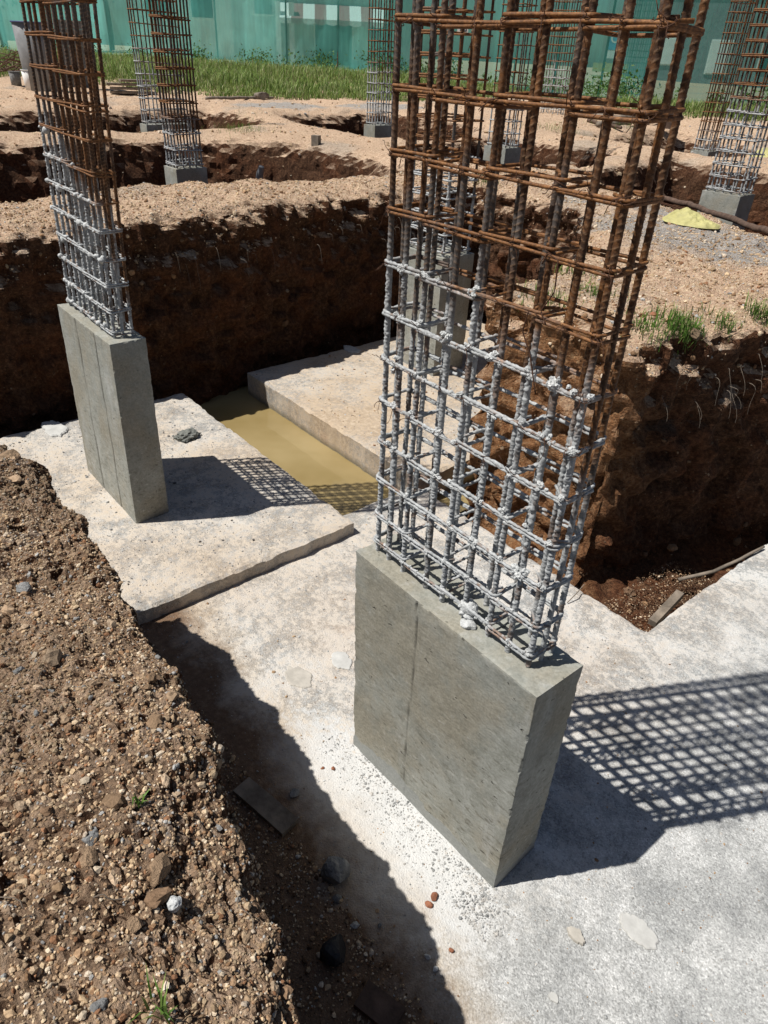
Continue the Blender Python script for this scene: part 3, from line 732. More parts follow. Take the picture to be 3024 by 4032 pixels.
def rect_path(x0, x1, y0, y1, z, rad=.018, seg=5, step=.02, tilt=(0, 0)):
    pts = []
    cs = [(x1-rad, y0+rad, -90), (x1-rad, y1-rad, 0), (x0+rad, y1-rad, 90), (x0+rad, y0+rad, 180)]
    for cx, cy, a0 in cs:
        for k in range(seg+1):
            a = math.radians(a0+90*k/seg); pts.append((cx+rad*math.cos(a), cy+rad*math.sin(a)))
    out = []
    for a, b in zip(pts, pts[1:]+pts[:1]):
        L = math.hypot(b[0]-a[0], b[1]-a[1]); n = max(1, int(L/step))
        for k in range(n):
            t = k/n; px, py = a[0]+(b[0]-a[0])*t, a[1]+(b[1]-a[1])*t
            out.append((px, py, z+tilt[0]*(px-x0)+tilt[1]*(py-y0)))
    return np.array(out)
def stirrup(parent, x0, x1, y0, y1, z, r, zlf, nseg, coat, seed, lean=(0, 0), z0=0, hook=True, step=.02):
    rg = random.Random(seed)
    P = rect_path(x0, x1, y0, y1, z, min(.018, (y1-y0)*.3), 4, step, (rg.uniform(-.012, .012), rg.uniform(-.05, .05)))
    P[:, 0] += lean[0]*(P[:, 2]-z0); P[:, 1] += lean[1]*(P[:, 2]-z0)
    P[:, 2] += .0025*np.sin(P[:, 0]*9+seed)
    V, F, C = tube(P, r, nseg, True)
    if hook:
        cx, cy, cz = P[0]
        h = np.array([(cx-.004, cy, cz+r*1.8), (cx, cy+.01, cz+r*1.8), (cx-.01-.05*rg.random(), cy+.05, cz+r*1.8+.003)])
        if rg.random() < .5: h[:, 0] = 2*cx-h[:, 0]-.01
        v2, f2, c2 = tube(h, r, nseg)
        F = np.concatenate([F, f2+len(V)]); C = c2+len(V) if len(c2) else C; V = np.concatenate([V, v2])
    zl = zlf(V[:, 0], V[:, 1])
    nz = fbm(V, 24, 3, seed+3); n2 = fbm(V, 90, 2, seed+4)
    m = sstep(.10, -.10, V[:, 2]-zl+nz*.12)
    if coat > 0:
        N = np.zeros_like(V); base = np.repeat(P, nseg, 0); k = len(base)
        N[:k] = V[:k]-base; N /= np.linalg.norm(N, axis=1)[:, None]+1e-9
        face = .5+.5*np.clip(-N[:, 1]*.6+N[:, 2]*.6, -1, 1)
        V = V+N*(m*coat*face*(.45+1.0*nz+1.1*n2+1.5*vnoise(V, 190, seed)))[:, None]
        m = m*(.3+.7*sstep(-.24, .06, nz+.4*n2+.25*face))
    return obj('stirrup', V, [F, C] if len(C) else F, MAT['tie'], parent, True, {'mortar': m})

def lumps(mb, centers, sizes, seed, sub=2, k_=1.0):
    rg = np.random.default_rng(seed); V0, F0 = ICO[sub]
    for c, s in zip(centers, sizes):
        S = s*rg.uniform(.7, 1.25, 3)
        d = 1+k_*.5*fbm(V0+rg.uniform(-50, 50, 3), 2.0, 3, seed)+k_*.28*fbm(V0+rg.uniform(-50, 50, 3), 5, 2, seed)
        mb.add(V0*d[:, None]*S+np.array(c), F0)

def column(base, label, top, bot, zt, zb, xs, yf, yb, zl, ztop, levels, r, rs, group='rebar columns rising from concrete pedestals',
           lean=(0, 0), quality=2, inner=(), mids=(), seed=0, grooves=((.37, .006),), mat='cast', bottom_lump=True):
    root = thing('rebar_column', (*base, zb), label, 'rebar column', group)
    cell = {2: .010, 1: .05, 0: .12}[quality]
    hexa(root, top, bot, zt, zb-(.0 if quality == 2 else .2), MAT[mat], cell, .004 if quality == 2 else .002, seed, grooves if quality == 2 else ())
    step, ns, rib, coat = {3: (.003, 12, True, .006), 2: (.0028, 12, True, .0030), 1: (.012, 7, False, .005), 0: (.06, 5, False, .003)}[quality]
    k = 0
    xmid = .5*(xs[0]+xs[-1]); L = xs[-1]-xs[0]
    zlf = lambda x, y: zl[0]+(zl[1]-zl[0])*np.clip((x-xs[0])/L, 0, 1)+(zl[2])*np.clip((y-yf)/(yb-yf), 0, 1)
    for i, x in enumerate(xs):
        for y in (yf, yb):
            k += 1; jx = random.uniform(-.006, .006) if y == yb else 0
            end = (i == len(xs)-1)
            z_lim = float(zlf(x+jx, y))-(.35 if (end and y == yb) else 0)+random.uniform(-.13, .10)
            vbar(root, x+jx, y, zt-.02, ztop+random.uniform(-.05, .25), r, lean, z_lim, step, ns, rib, coat*(1 if y == yf else .6), seed*100+k)
    for x, y in mids:
        k += 1; vbar(root, x, y, zt-.02, ztop+.1, r, lean, float(zlf(x, y))-.3, step, ns, rib, coat*.4, seed*100+k)
    ns2 = {2: 8, 1: 5, 0: 4}[quality]; st2 = {2: .008, 1: .02, 0: .08}[quality]
    g = r+rs*.9
    for li, z in enumerate(levels):
        stirrup(root, xs[0]-g, xs[-1]+g, yf-g, yb+g, z, rs, zlf, ns2, coat, seed*1000+li, lean, zt, quality > 0, st2)
        for ii, (a, b) in enumerate(inner):
            dz = rs*2.05*(1 if ii % 2 == 0 else -1)
            stirrup(root, xs[a]-g, xs[b]+g, yf-g*.98, yb+g*.98, z+dz, rs, zlf, ns2, coat, seed*1000+500+li*7+ii, lean, zt, quality > 1, st2)
    return root, zlf

BX = [-1.845, -1.766, -1.669, -1.534, -1.434, -1.312, -1.188, -1.090, -.996]
LV = [1.262, 1.395, 1.566, 1.735, 1.905, 2.070, 2.237, 2.405, 2.572, 2.737, 2.906, 3.075]+[3.075+.167*k for k in range(1, 9)]
YF, YB = 1.567, 1.692
rootM, zlfM = column((-1.4, 1.6), 'large rusty rebar column on the nearest grey pedestal, lower bars caked in pale mortar',
                     [(-1.900, 1.490), (-.876, 1.480), (-.874, 1.732), (-1.898, 1.742)], [(-1.845, 1.462), (-.876, 1.490), (-.890, 1.775), (-1.85, 1.76)], 1.205, -.03,
                     BX, YF, YB, (2.50, 2.28, -.12), 4.35, LV, .0093, .0050, inner=((0, 2), (2, 4), (4, 6), (6, 8)), mids=((-.988, 1.628), (-1.85, 1.63)), seed=1, grooves=((.40, .004),))
# mortar clots at the crossings of the front face
mb = MB(); rg = np.random.default_rng(5)
C, S = [], []
for z in LV:
    for i, x in enumerate(BX):
        if z < zlfM(x, YF)+.03 and i > 0 and rg.random() < .9:
            big = rg.uniform(.65, 1.3)*(1.1 if z > 1.5 else .65)
            for q in range(rg.integers(3, 7)):
                C.append((x+rg.normal(0, .013*big), YF-.011-abs(rg.normal(0, .004)), z+rg.normal(0, .009)+.003)); S.append(rg.uniform(.0045, .0105)*big)
    for q in range(10):
        x = rg.uniform(BX[1], BX[-1])
        if z < zlfM(x, YF): C.append((x, YF-.015, z+rg.normal(0, .003))); S.append(rg.uniform(.004, .008))
lumps(mb, C, S, 3, 2, 1.25)
o = mb.build('mortar_splatter', MAT['mortar'], rootM, False); o['kind'] = 'stuff'
mb = MB(); lumps(mb, [(-1.30, 1.572, 1.258), (-1.285, 1.565, 1.235), (-1.31, 1.56, 1.24)], [.034, .026, .02], 9, 3, .5); mb.build('mortar_lump', MAT['mortar'], rootM, True)
# tie wire
mb = MB(); rgp = random.Random(4)
for z in LV[4:14]:
    for i, x in enumerate(BX+[-.985]):
        if rgp.random() < .85:
            y = YF-.02
            for q in range(2):
                a = rgp.uniform(0, 6.28); Ln = rgp.uniform(.02, .075)
                p0 = np.array([x+rgp.uniform(-.01, .01), y-.002, z]); d = np.array([math.cos(a)*.7, -abs(math.sin(a))*.5, rgp.uniform(-.8, 1)])
                P = [p0+d*Ln*t+np.array([0, 0, -.02*t*t*rgp.random()])+np.array([.006*math.sin(t*5+a), 0, .004*math.cos(t*4)]) for t in np.linspace(0, 1, 6)]
                mb.tube(P, .0011, 4)
            t = np.linspace(0, 6.28*1.5, 14)
            mb.tube(np.stack([x+.0145*np.cos(t+1), y+.014+.016*np.sin(t+1), z+.012*np.sin(t*.66+i)], 1), .0013, 4)
for (xa, za, pts) in [(-1.19, 2.55, [(0, 0), (.012, .03), (.05, .02), (.055, -.06), (.02, -.12), (.045, -.15)]), (-1.21, 2.42, [(0, 0), (-.01, -.06), (.03, -.12), (.07, -.22)])]:
    q = np.array(pts); tt = np.linspace(0, len(q)-1, 24); 
    P = np.stack([xa+np.interp(tt, range(len(q)), q[:, 0]), np.full(24, YF-.03), za+np.interp(tt, range(len(q)), q[:, 1])], 1)
    mb.tube(P, .0022, 5)
o = mb.build('tie_wire', MAT['wire'], rootM, True); o['kind'] = 'stuff'

# left column
LBX = list(np.linspace(-5.115, -4.32, 9))
LLV = [1.47, 1.605, 1.757, 1.908, 2.068, 2.22, 2.375, 2.539, 2.687, 2.845, 3.0, 3.152]+[3.152+.155*k for k in range(1, 7)]
rootL, zlfL = column((-4.7, 1.48), 'slim leaning rebar column on the tall pedestal above the left footing',
                     [(-5.185, 1.366), (-4.227, 1.366), (-4.227, 1.598), (-5.185, 1.598)], [(-5.192, 1.328), (-4.24, 1.330), (-4.253, 1.585), (-5.19, 1.58)], 1.431, .07,
                     LBX, 1.437, 1.545, (2.58, 2.25, -.15), 4.1, LLV, .0093, .0050, lean=(.032, .036), inner=((0, 4), (4, 8)), mids=((-4.315, 1.49),), seed=2, grooves=((.36, .012), (.72, .008)))
mb = MB(); C, S = [], []
for z in LLV:
    for i, x in enumerate(LBX):
        xx = x+.032*(z-1.43); yy = 1.437+.036*(z-1.43)
        if z < zlfL(x, 1.437)+.02 and rg.random() < .75:
            C.append((xx+rg.normal(0, .008), yy-.014, z+rg.normal(0, .008))); S.append(rg.uniform(.009, .02))
lumps(mb, C, S, 4, 1)
o = mb.build('mortar_splatter', MAT['mortar'], rootL, True); o['kind'] = 'stuff'

def simple_column(cx, cy, lx, ly, zt, zb, nx, zl, ztop, label, sp=.16, quality=0, seed=3, mid=1, lean=(0, 0), r=.013, cov=.05, mat='cast'):
    top = [(cx-lx/2, cy-ly/2), (cx+lx/2, cy-ly/2), (cx+lx/2, cy+ly/2), (cx-lx/2, cy+ly/2)]
    xs = list(np.linspace(cx-lx/2+cov, cx+lx/2-cov, nx)); yf, yb = cy-ly/2+cov, cy+ly/2-cov
    ms = []
    for k in range(mid):
        t = (k+1)/(mid+1); ms += [(xs[0], yf+(yb-yf)*t), (xs[-1], yf+(yb-yf)*t)]
    lv = list(np.arange(zt+.04, ztop, sp))
    return column((cx, cy), label, top, top, zt, zb, xs, yf, yb, (zl, zl, 0), ztop, lv, r, .0085, quality=quality, seed=seed, mids=ms, inner=((0, len(xs)//2),) if quality else (), lean=lean, mat=mat)
simple_column(-5.47, 5.30, .62, .45, 1.3, .0, 4, 2.25, 4.1, 'rebar column glimpsed right behind the nearest one, on the sandy footing by the water', .165, 1, 3, 1)
simple_column(-10.9, 5.12, .42, .50, 1.43, .0, 4, 2.05, 5.0, 'brown rebar column in the dark pit beyond the first sandy berm', .2, 1, 4, 3)
simple_column(-15.05, 6.75, .32, .95, 1.62, .0, 3, 2.9, 5.2, 'far rebar column with pale mortared bars, partly behind the brown one', .2, 0, 5, 4)
simple_column(-13.95, 11.35, .40, .56, 1.62, .2, 4, 2.75, 5.6, 'tall thin rebar column on a dark pedestal, next left from the nearest cage', .19, 0, 6, 2)
simple_column(-9.85, 11.0, .54, .43, 1.62, .2, 4, 2.35, 5.2, 'rebar column seen through the nearest cage, its pale foot on a grey pedestal', .19, 0, 7, 2)
simple_column(-14.6, 18.2, .8, .45, 1.6, .3, 5, 2.9, 5.6, 'distant rebar column with mortared bars overlapping another cage before the net', .19, 0, 8, 2)
simple_column(-9.1, 17.0, .44, .46, 1.42, .2, 4, 1.8, 5.4, 'rusty rebar column on a low pedestal before the dark green net', .18, 0, 9, 2)
simple_column(-5.6, 11.5, .62, .46, 1.42, .4, 5, 2.6, 5.0, 'rebar column on a clean grey pedestal above the log, its lower half white with mortar', .17, 1, 10, 2)
simple_column(-17.3, 26.0, .85, .55, 1.65, .5, 5, 3.0, 6.0, 'farthest rebar column, white at the foot, seen through the right of the nearest cage', .19, 0, 11, 2)
simple_column(-6.3, 15.4, .8, .5, 1.42, .2, 5, 1.7, 5.2, 'rusty rebar column cut by the right edge of the picture', .17, 0, 12, 2)
# ------------------------------------------------------------------ placing small things
D2 = 3024/1659
def ray(u, v):
    """direction through a point of the photograph (1659 px wide)"""
    return _f+R2*((u*D2-1512)/F_PX)+U2*((2016-v*D2)/F_PX)
def at(u, v, z):
    d = ray(u, v); return CAM+d*((z-3)/d[2])
def onground(u, v, z=1.55):
    for _ in range(12):
        p = at(u, v, z); z = .5*z+.5*float(Hz(np.array([p[0]]), np.array([p[1]]))[0])
    return at(u, v, z)
def hz(x, y): return float(Hz(np.array([x]), np.array([y]))[0])

# ---- net fence
FP = [(-45, -4, 2.05), (-43.5, 4, 2.07), (-40.6, 10.6, 2.09), (-40.9, 13.1, 2.16), (-41, 15.9, 2.23), (-37.1, 19.7, 2.11), (-33.7, 21.6, 2.05), (-30.8, 25.5, 2.1), (-24, 26.8, 1.9), (-16.1, 25.3, 1.83), (-12.7, 27.2, 1.96), (-8, 30, 1.95), (-2, 33, 1.9)]
FH = [2.5, 2.5, 2.52, 2.42, 2.55, 3.6, 3.9, 4.0, 4.1, 3.75, 3.9, 4, 4]
TINT = [(1.7, 1.5, 1.5), (1.7, 1.5, 1.5), (1.7, 1.5, 1.5), (1.7, 1.5, 1.55), (1.9, 1.7, 1.75), (1.7, 1.5, 1.5), (1.5, 1.35, 1.35), (.6, .8, .78), (.42, .62, .60), (.38, .55, .55), (.5, .7, .7), (.5, .7, .7)]
fence = thing('net_fence', (-31, 25.2, 1.9), 'long green shade net strung on poles along the back of the site', 'net fence')
mpole = MB(); mrope = MB()
for k in range(len(FP)-1):
    a, b = np.array(FP[k]), np.array(FP[k+1]); L = np.hypot(*(b-a)[:2]); n = max(8, int(L/.16)); m = 26
    s_, t_ = np.meshgrid(np.linspace(0, 1, n+1), np.linspace(0, 1, m+1), indexing='ij')
    h = FH[k]*(1-s_)+FH[k+1]*s_-.22*np.sin(np.pi*s_)*(L/6)
    nrm = np.array([-(b-a)[1], (b-a)[0], 0])/L
    if nrm @ np.array([1, -1, 0]) < 0: nrm = -nrm
    P = a+(b-a)*s_[..., None]; P[..., 2] += -.12+h*t_+.10*np.sin(s_*L*1.3+k)*(1-t_)
    Q = P.reshape(-1, 3)
    bul = .36*fbm(Q*np.array([1, 1, .45]), .55, 3, 300+k)+.13*fbm(Q*np.array([1, 1, .18]), 2.4, 3, 310+k)+.05*np.abs(fbm(Q*np.array([1, 1, .3])+Q[:, 2:3]*.5, 1.6, 2, 330+k))
    tt = t_.ravel(); edge = np.clip(np.minimum(s_, 1-s_).ravel()*L/.5, 0, 1)
    Q = Q+nrm*(bul*edge*(1.1-.5*tt)+.35*(1-tt)**6*(.4+fbm(Q, .8, 2, 340)))[:, None]
    W = m+1; i, j = np.meshgrid(np.arange(n), np.arange(m), indexing='ij'); q = (i*W+j).ravel()
    F = np.stack([q, q+W, q+W+1, q+1], 1)
    tone = np.array(TINT[k])[None]*(1+.22*np.sign(fbm(Q*np.array([.6, .6, .05]), .9, 1, 350))[:, None]*.5)
    obj('net_panel', Q, F, MAT['net'], fence, True, {'col': np.clip(tone, 0, 2)})
    mrope = MB(); mrope.tube(Q.reshape(n+1, W, 3)[:, -1], .018, 4); mrope.build('edge_rope', MAT['rope'], fence)
    mrope = MB(); mrope.tube(Q.reshape(n+1, W, 3)[:, 0]+np.array([0, 0, .02]), .016, 4); mrope.build('edge_rope', MAT['rope'], fence)
    for r_ in np.arange(0, .99, 1/max(1, round(L/3))):
        p = a+(b-a)*r_-nrm*.12; mp = MB(); hh = FH[k]*(1-r_)+FH[k+1]*r_
        mp.tube([(p[0], p[1], p[2]-.3), (p[0]+.02, p[1], p[2]+hh*.5), (p[0], p[1]+.03, p[2]+hh+.05)], .045, 6); mp.build('pole', MAT['darkwood'], fence)

# ---- buildings, sign and trees behind the net
def building(c, yaw, wdt, hgt, dep, label, wall, wins):
    z0 = 2.0; r = thing('house', (*c, z0), label, 'house')
    R = np.array(Matrix.Rotation(yaw, 3, 'Z'))
    def put(name, lc, d, mat, parent=None):
        mb = MB(); mb.box((0, 0, 0), d); V = np.concatenate(mb.V)+np.array(lc)
        o = obj(name, V@R.T+np.array([*c, z0]), [np.concatenate(mb.F4)], mat, parent or r)
        if parent is None: o['_o'] = r['_o']
        return o
    put('wall', (0, dep/2, hgt/2), (wdt, dep, hgt), wall); put('roof', (0, dep/2, hgt+.12), (wdt+.6, dep+.6, .2), MAT['plastic'])
    for (x, z, ww, hh, mt) in wins:
        f = put('window', (x, -.04, z), (ww, .07, hh), MAT['white']); put('pane', (x, -.09, z), (ww-.16, .05, hh-.16), mt, f)
    return r, R, z0
cA = at(700, 150, 2.1); vA = cA[:2]/np.linalg.norm(cA[:2]); cA = cA[:2]*1.0+vA*9
yawA = math.atan2(vA[1], vA[0])-math.pi/2
hA, RA, zA = building(tuple(cA), yawA, 11, 5.6, 5, 'pale shop house with a red and white striped awning behind the net', MAT['housewall'],
                      [(-3.6, 3.2, 1.2, 1.4, MAT['black']), (3.4, 1.3, 1.3, 2.4, MAT['black']), (0.6, 1.2, 2.4, 2.2, MAT['black'])])
def zrow(xy, v):
    zs = np.linspace(0, 12, 1201); d = np.stack([np.full(1201, xy[0]), np.full(1201, xy[1]), zs], 1)-CAM
    return zs[np.argmin(abs((2016-F_PX*(d@U2)/(d@_f))/D2-v))]
zt_, zb_ = zrow(cA, 8)-zA, zrow(cA, 44)-zA; zs_ = zb_-zrow(cA, 56)+zA
def toA(P): return np.asarray(P)@RA.T+np.array([*cA, zA])
mb = MB(); nst = 9; x0, x1 = -2.6, 3.6
for k in range(nst):
    xa, xb = x0+(x1-x0)*k/nst, x0+(x1-x0)*(k+1)/nst
    c = (.34, .15, .15) if k % 2 else (.80, .80, .78)
    V = [(xa, -.05, zt_), (xb, -.05, zt_), (xb, -1.3, zb_), (xa, -1.3, zb_), (xa, -.05, zt_-.03), (xb, -.05, zt_-.03), (xb, -1.27, zb_-.03), (xa, -1.27, zb_-.03)]
    mb.add(toA(V), [[3, 2, 1, 0], [4, 5, 6, 7], [0, 1, 5, 4], [1, 2, 6, 5], [2, 3, 7, 6], [3, 0, 4, 7]], np.array([c]*8))
    th = np.linspace(0, math.pi, 7); sc_ = [(xa+(xb-xa)*(1-math.cos(t_))/2, -1.3, zb_-zs_*.6-zs_*.4*math.sin(t_)) for t_ in th]
    V = [(xa, -1.3, zb_), (xb, -1.3, zb_)]+sc_[::-1]; V = V+[(x, y+.02, z) for x, y, z in V]; n_ = len(V)//2
    F = [[0, i, i+1] for i in range(1, n_-1)]+[[n_, n_+i+1, n_+i] for i in range(1, n_-1)]
    mb.add(toA(V), F, np.array([c]*len(V)))
mb.build('awning', MAT['paint'], hA)
for x in (-2.7, -1.9): 
    m2 = MB(); m2.box((0, 0, 0), (.3, .3, 3.6)); obj('pillar', toA(np.concatenate(m2.V)+np.array([x, -1.0, 1.4])), [np.concatenate(m2.F4)], MAT['white'], hA)
cB = at(440, 140, 2.1); vB = cB[:2]/np.linalg.norm(cB[:2]); cB = cB[:2]+vB*16
building(tuple(cB), math.atan2(vB[1], vB[0])-math.pi/2, 9, 5.2, 5, 'long white building blurred behind the pale left part of the net', MAT['white'], [(-2.6, 2.9, 1.5, 1.2, MAT['black']), (0.2, 2.9, 1.5, 1.2, MAT['black']), (2.8, 2.9, 1.5, 1.2, MAT['black'])])
cC = at(1560, 200, 1.96); vC = cC[:2]/np.linalg.norm(cC[:2]); cC = cC[:2]+vC*16
building(tuple(cC), math.atan2(vC[1], vC[0])-math.pi/2, 14, 5.5, 5, 'dim building with white framed openings behind the dark right part of the net', MAT['plastic'], [(-4.5, 1.8, 1.6, 1.6, MAT['white']), (-.8, 1.6, 1.4, 2.0, MAT['white']), (2.6, 1.8, 1.8, 1.8, MAT['black'])])
# notice board and bench
s0 = at(1310, 190, 1.87); vS = s0[:2]/np.linalg.norm(s0[:2]); s0 = s0[:2]*1.0+vS*3.3; ys = math.atan2(vS[1], vS[0])-math.pi/2
RS = np.array(Matrix.Rotation(ys, 3, 'Z'))
sg = thing('notice_board', (*s0, 1.9), 'white and pale blue notice board with a round emblem behind the net', 'notice board')
def toS(P): return np.asarray(P)@RS.T+np.array([*s0, 1.9])
def sbox(nm, c, d, mat, par=sg):
    m = MB(); m.box(c, d); return obj(nm, toS(np.concatenate(m.V)), [np.concatenate(m.F4)], mat, par)
sbox('panel', (0, 0, 1.95), (.80, .04, 1.3), MAT['white']); sbox('print', (0, -.025, 2.12), (.72, .012, .85), MAT['blue'])
m = MB(); th = np.linspace(0, 2*math.pi, 25)[:-1]
V = [(0, -.036, 2.25)]+[(.24*math.cos(t), -.036, 2.25+.24*math.sin(t)) for t in th]; V = V+[(x, y+.01, z) for x, y, z in V]
F = [[0, 1+(i+1) % 24, 1+i] for i in range(24)]
obj('emblem', toS(V[:25]), [np.array(F)], MAT['white'], sg)
V = [(0, -.041, 2.25)]+[(.16*math.cos(t), -.041, 2.25+.16*math.sin(t)) for t in th]
obj('emblem', toS(V), [np.array(F)], MAT['blue'], sg)
for x in (-.33, .33): sbox('post', (x, .03, .65), (.06, .05, 1.35), MAT['darkwood'])
bn = thing('bench', (*(toS((.0, -.6, 0))[:2]), 1.9), 'yellow bench with a slatted back behind the net, below the notice board', 'bench')
sbox('seat', (0, -.6, .46), (1.9, .42, .06), MAT['yellow'], bn); sbox('backrest', (0, -.42, .86), (1.9, .05, .42), MAT['yellow'], bn)
for x in (-.8, .8): sbox('leg', (x, -.6, .22), (.07, .38, .42), MAT['yellow'], bn)

n0_ = at(1000, 61, 3); dn = ray(1000, 61); dn /= np.linalg.norm(dn[:2]); q0 = CAM+dn*33.0; yn = math.atan2(dn[1], dn[0])-math.pi/2
pl = thing('number_plate', tuple(q0), 'small white plate with the number 18 in front of the net', 'number plate')
mb = MB(); mb.box(q0, (.42, .02, .36), yn); mb.build('plate', MAT['white'], pl)
mb = MB(); mb.tube([q0+[0, 0, -.18], q0+[.02, .01, -.9], q0+[0, 0, -1.7]], .025, 6); mb.build('post', MAT['darkwood'], pl)
cu = bpy.data.curves.new('number_text', 'FONT'); cu.body = '18'; cu.size = .34; cu.align_x = 'CENTER'; cu.align_y = 'CENTER'; cu.extrude = .003; cu.materials.append(MAT['black'])
tc = bpy.data.objects.new('tmp_text', cu); COL.objects.link(tc); tm = bpy.data.meshes.new_from_object(tc.evaluated_get(bpy.context.evaluated_depsgraph_get())); bpy.data.objects.remove(tc)
if not tm.materials: tm.materials.append(MAT['black'])
to = bpy.data.objects.new('number_text', tm); COL.objects.link(to); to.parent = pl; to.location = (dn[0]*-.016, dn[1]*-.016, 0); to.rotation_euler = (math.pi/2, 0, yn)

def tree(c, h, rad, label, seed):
    rg = np.random.default_rng(seed); r = thing('tree', (*c, 2.1), label, 'tree', 'trees behind the net')
    mb = MB(); t = np.linspace(0, 1, 8)
    mb.tube(np.stack([c[0]+.25*np.sin(t*3), c[1]+.2*np.sin(t*2+1), 2.0+t*h*.75], 1), .22*(1-.7*t), 8)
    for k in range(6):
        a = rg.uniform(0, 6.28); z = 2+h*rg.uniform(.4, .7); q = np.linspace(0, 1, 6)
        mb.tube(np.stack([c[0]+math.cos(a)*rad*.7*q, c[1]+math.sin(a)*rad*.7*q, z+h*.25*q**.7], 1), .09*(1-.8*q), 6)
    mb.build('trunk', MAT['darkwood'], r, True)
    cl = rg.normal(size=(38, 3)); cl /= np.linalg.norm(cl, axis=1)[:, None]; cl = cl*rg.uniform(.35, 1, (38, 1))*np.array([rad, rad, h*.32])+np.array([c[0], c[1], 2+h*.78])
    n = 9000; ci = rg.integers(0, 38, n); p = cl[ci]+rg.normal(size=(n, 3))*rad*.19
    a = rg.normal(size=(n, 3)); a /= np.linalg.norm(a, axis=1)[:, None]; b = np.cross(a, rg.normal(size=(n, 3))); b /= np.linalg.norm(b, axis=1)[:, None]
    sz = rg.uniform(.09, .2, (n, 1))
    V = np.stack([p-a*sz, p+b*sz*.45, p+a*sz, p-b*sz*.45], 1).reshape(-1, 3)
    cc = np.repeat(np.array([.055, .105, .03])[None]*rg.uniform(.5, 1.6, (n, 1)), 4, 0)
    obj('crown', V, np.arange(4*n).reshape(n, 4), MAT['leaf'], r, False, {'col': cc})
for (u, ds, h, rad, lb, sd) in [(8, 15, 7.5, 3.2, 'dark leafy tree rising over the low left end of the net', 61), (125, 17, 6.8, 2.5, 'second dark tree over the dip of the net behind the leaning cage', 62), (240, 19, 7.5, 2.6, 'green tree behind the net, right of the leaning cage', 63), (560, 26, 8, 3.5, 'tall tree crown behind the net between the two houses', 64)]:
    p = at(u, 122, 2.1); v_ = p[:2]/np.linalg.norm(p[:2]); tree(tuple(p[:2]+v_*ds), h, rad, lb, sd)

# ---- grass
def blades(pts, h, wd, rg, pal, lean=.5):
    n = len(pts); a = rg.uniform(0, 6.283, n); d = np.stack([np.cos(a), np.sin(a), np.zeros(n)], 1); s = np.stack([-np.sin(a), np.cos(a), np.zeros(n)], 1)
    l = rg.uniform(.1, 1, (n, 1))*lean; H = h[:, None]; w_ = (wd*rg.uniform(.6, 1.3, n))[:, None]; z = np.array([0, 0, 1.0])
    V = np.stack([pts-s*w_, pts+s*w_, pts+d*H*l*.35+z*H*.6-s*w_*.8, pts+d*H*l*.35+z*H*.6+s*w_*.8, pts+d*H*l+z*H*(1-.3*l)], 1)
    F4 = (np.array([[0, 1, 3, 2]])[None]+(np.arange(n)*5)[:, None, None]).reshape(-1, 4); F3 = (np.array([[2, 3, 4]])[None]+(np.arange(n)*5)[:, None, None]).reshape(-1, 3)
    c = np.array(pal)[rg.integers(0, len(pal), n)]*rg.uniform(.7, 1.3, (n, 1))
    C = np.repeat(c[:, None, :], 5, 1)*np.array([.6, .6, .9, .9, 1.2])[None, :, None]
    return V.reshape(-1, 3), F3, F4, C.reshape(-1, 3)
GREEN = [(.15, .25, .05), (.20, .31, .07), (.25, .35, .10), (.11, .19, .035), (.30, .36, .13), (.36, .37, .19), (.09, .15, .03)]
rg = np.random.default_rng(91)
zone = [(-27.5, 2), (-27.5, 6.5), (-28.5, 8.5), (-23.4, 10), (-20.6, 11), (-19.9, 14.9), (-19.2, 16.5), (-20, 20), (-20, 24), (-15.5, 22.2), (-12.6, 20.6), (-9, 24.5), (-4, 27), (-3, 33), (-8, 30.5), (-12.7, 27.6), (-16.1, 25.6), (-24, 27), (-31, 25.6), (-34, 21.8), (-37.3, 20), (-41, 16), (-40.8, 13), (-40.5, 10), (-43, 2)]
N_ = 260000; X = rg.uniform(-43, -2, N_); Y = rg.uniform(2, 34, N_); d = poly(X, Y, zone)+.5*fbm2(X, Y, .6, 2, 8)
ok = (d < 0) & (rg.random(N_) < np.clip(26/np.hypot(X, Y), 0, 1)**1.6)
X, Y, d = X[ok], Y[ok], d[ok]
hgt = (.10+.24*np.clip(-d/2.5, 0, 1))*rg.uniform(.35, 1.5, len(X))*(1+.9*fbm2(X, Y, .7, 3, 19))
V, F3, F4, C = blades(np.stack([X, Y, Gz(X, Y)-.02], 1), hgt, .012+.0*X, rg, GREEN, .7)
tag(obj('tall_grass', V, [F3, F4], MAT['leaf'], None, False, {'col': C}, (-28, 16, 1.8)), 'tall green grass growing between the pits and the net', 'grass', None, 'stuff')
# leafy weeds at the foot of the net
P = []
for k in range(len(FP)-1):
    a, b = np.array(FP[k]), np.array(FP[k+1]); L = np.hypot(*(b-a)[:2])
    for q in range(int(L*2.2)):
        c = a+(b-a)*rg.random(); c = c+np.array([.6, -.9, 0])*rg.uniform(.1, 1.3); s_ = rg.uniform(.15, .42)*(1+.6*(fbm(c[None], .4, 2, 4)[0] > .05))
        n_ = int(90*s_/.4); P.append(c+rg.normal(size=(n_, 3))*np.array([s_*.6, s_*.6, s_*.45])+np.array([0, 0, s_*.7]))
p = np.concatenate(P); n = len(p); a = rg.normal(size=(n, 3)); a /= np.linalg.norm(a, axis=1)[:, None]; b = np.cross(a, rg.normal(size=(n, 3))); b /= np.linalg.norm(b, axis=1)[:, None]
sz = rg.uniform(.035, .085, (n, 1)); V = np.stack([p-a*sz, p+b*sz*.5, p+a*sz, p-b*sz*.5], 1).reshape(-1, 3)
cc = np.repeat(np.array([.07, .145, .035])[None]*rg.uniform(.5, 1.7, (n, 1)), 4, 0)
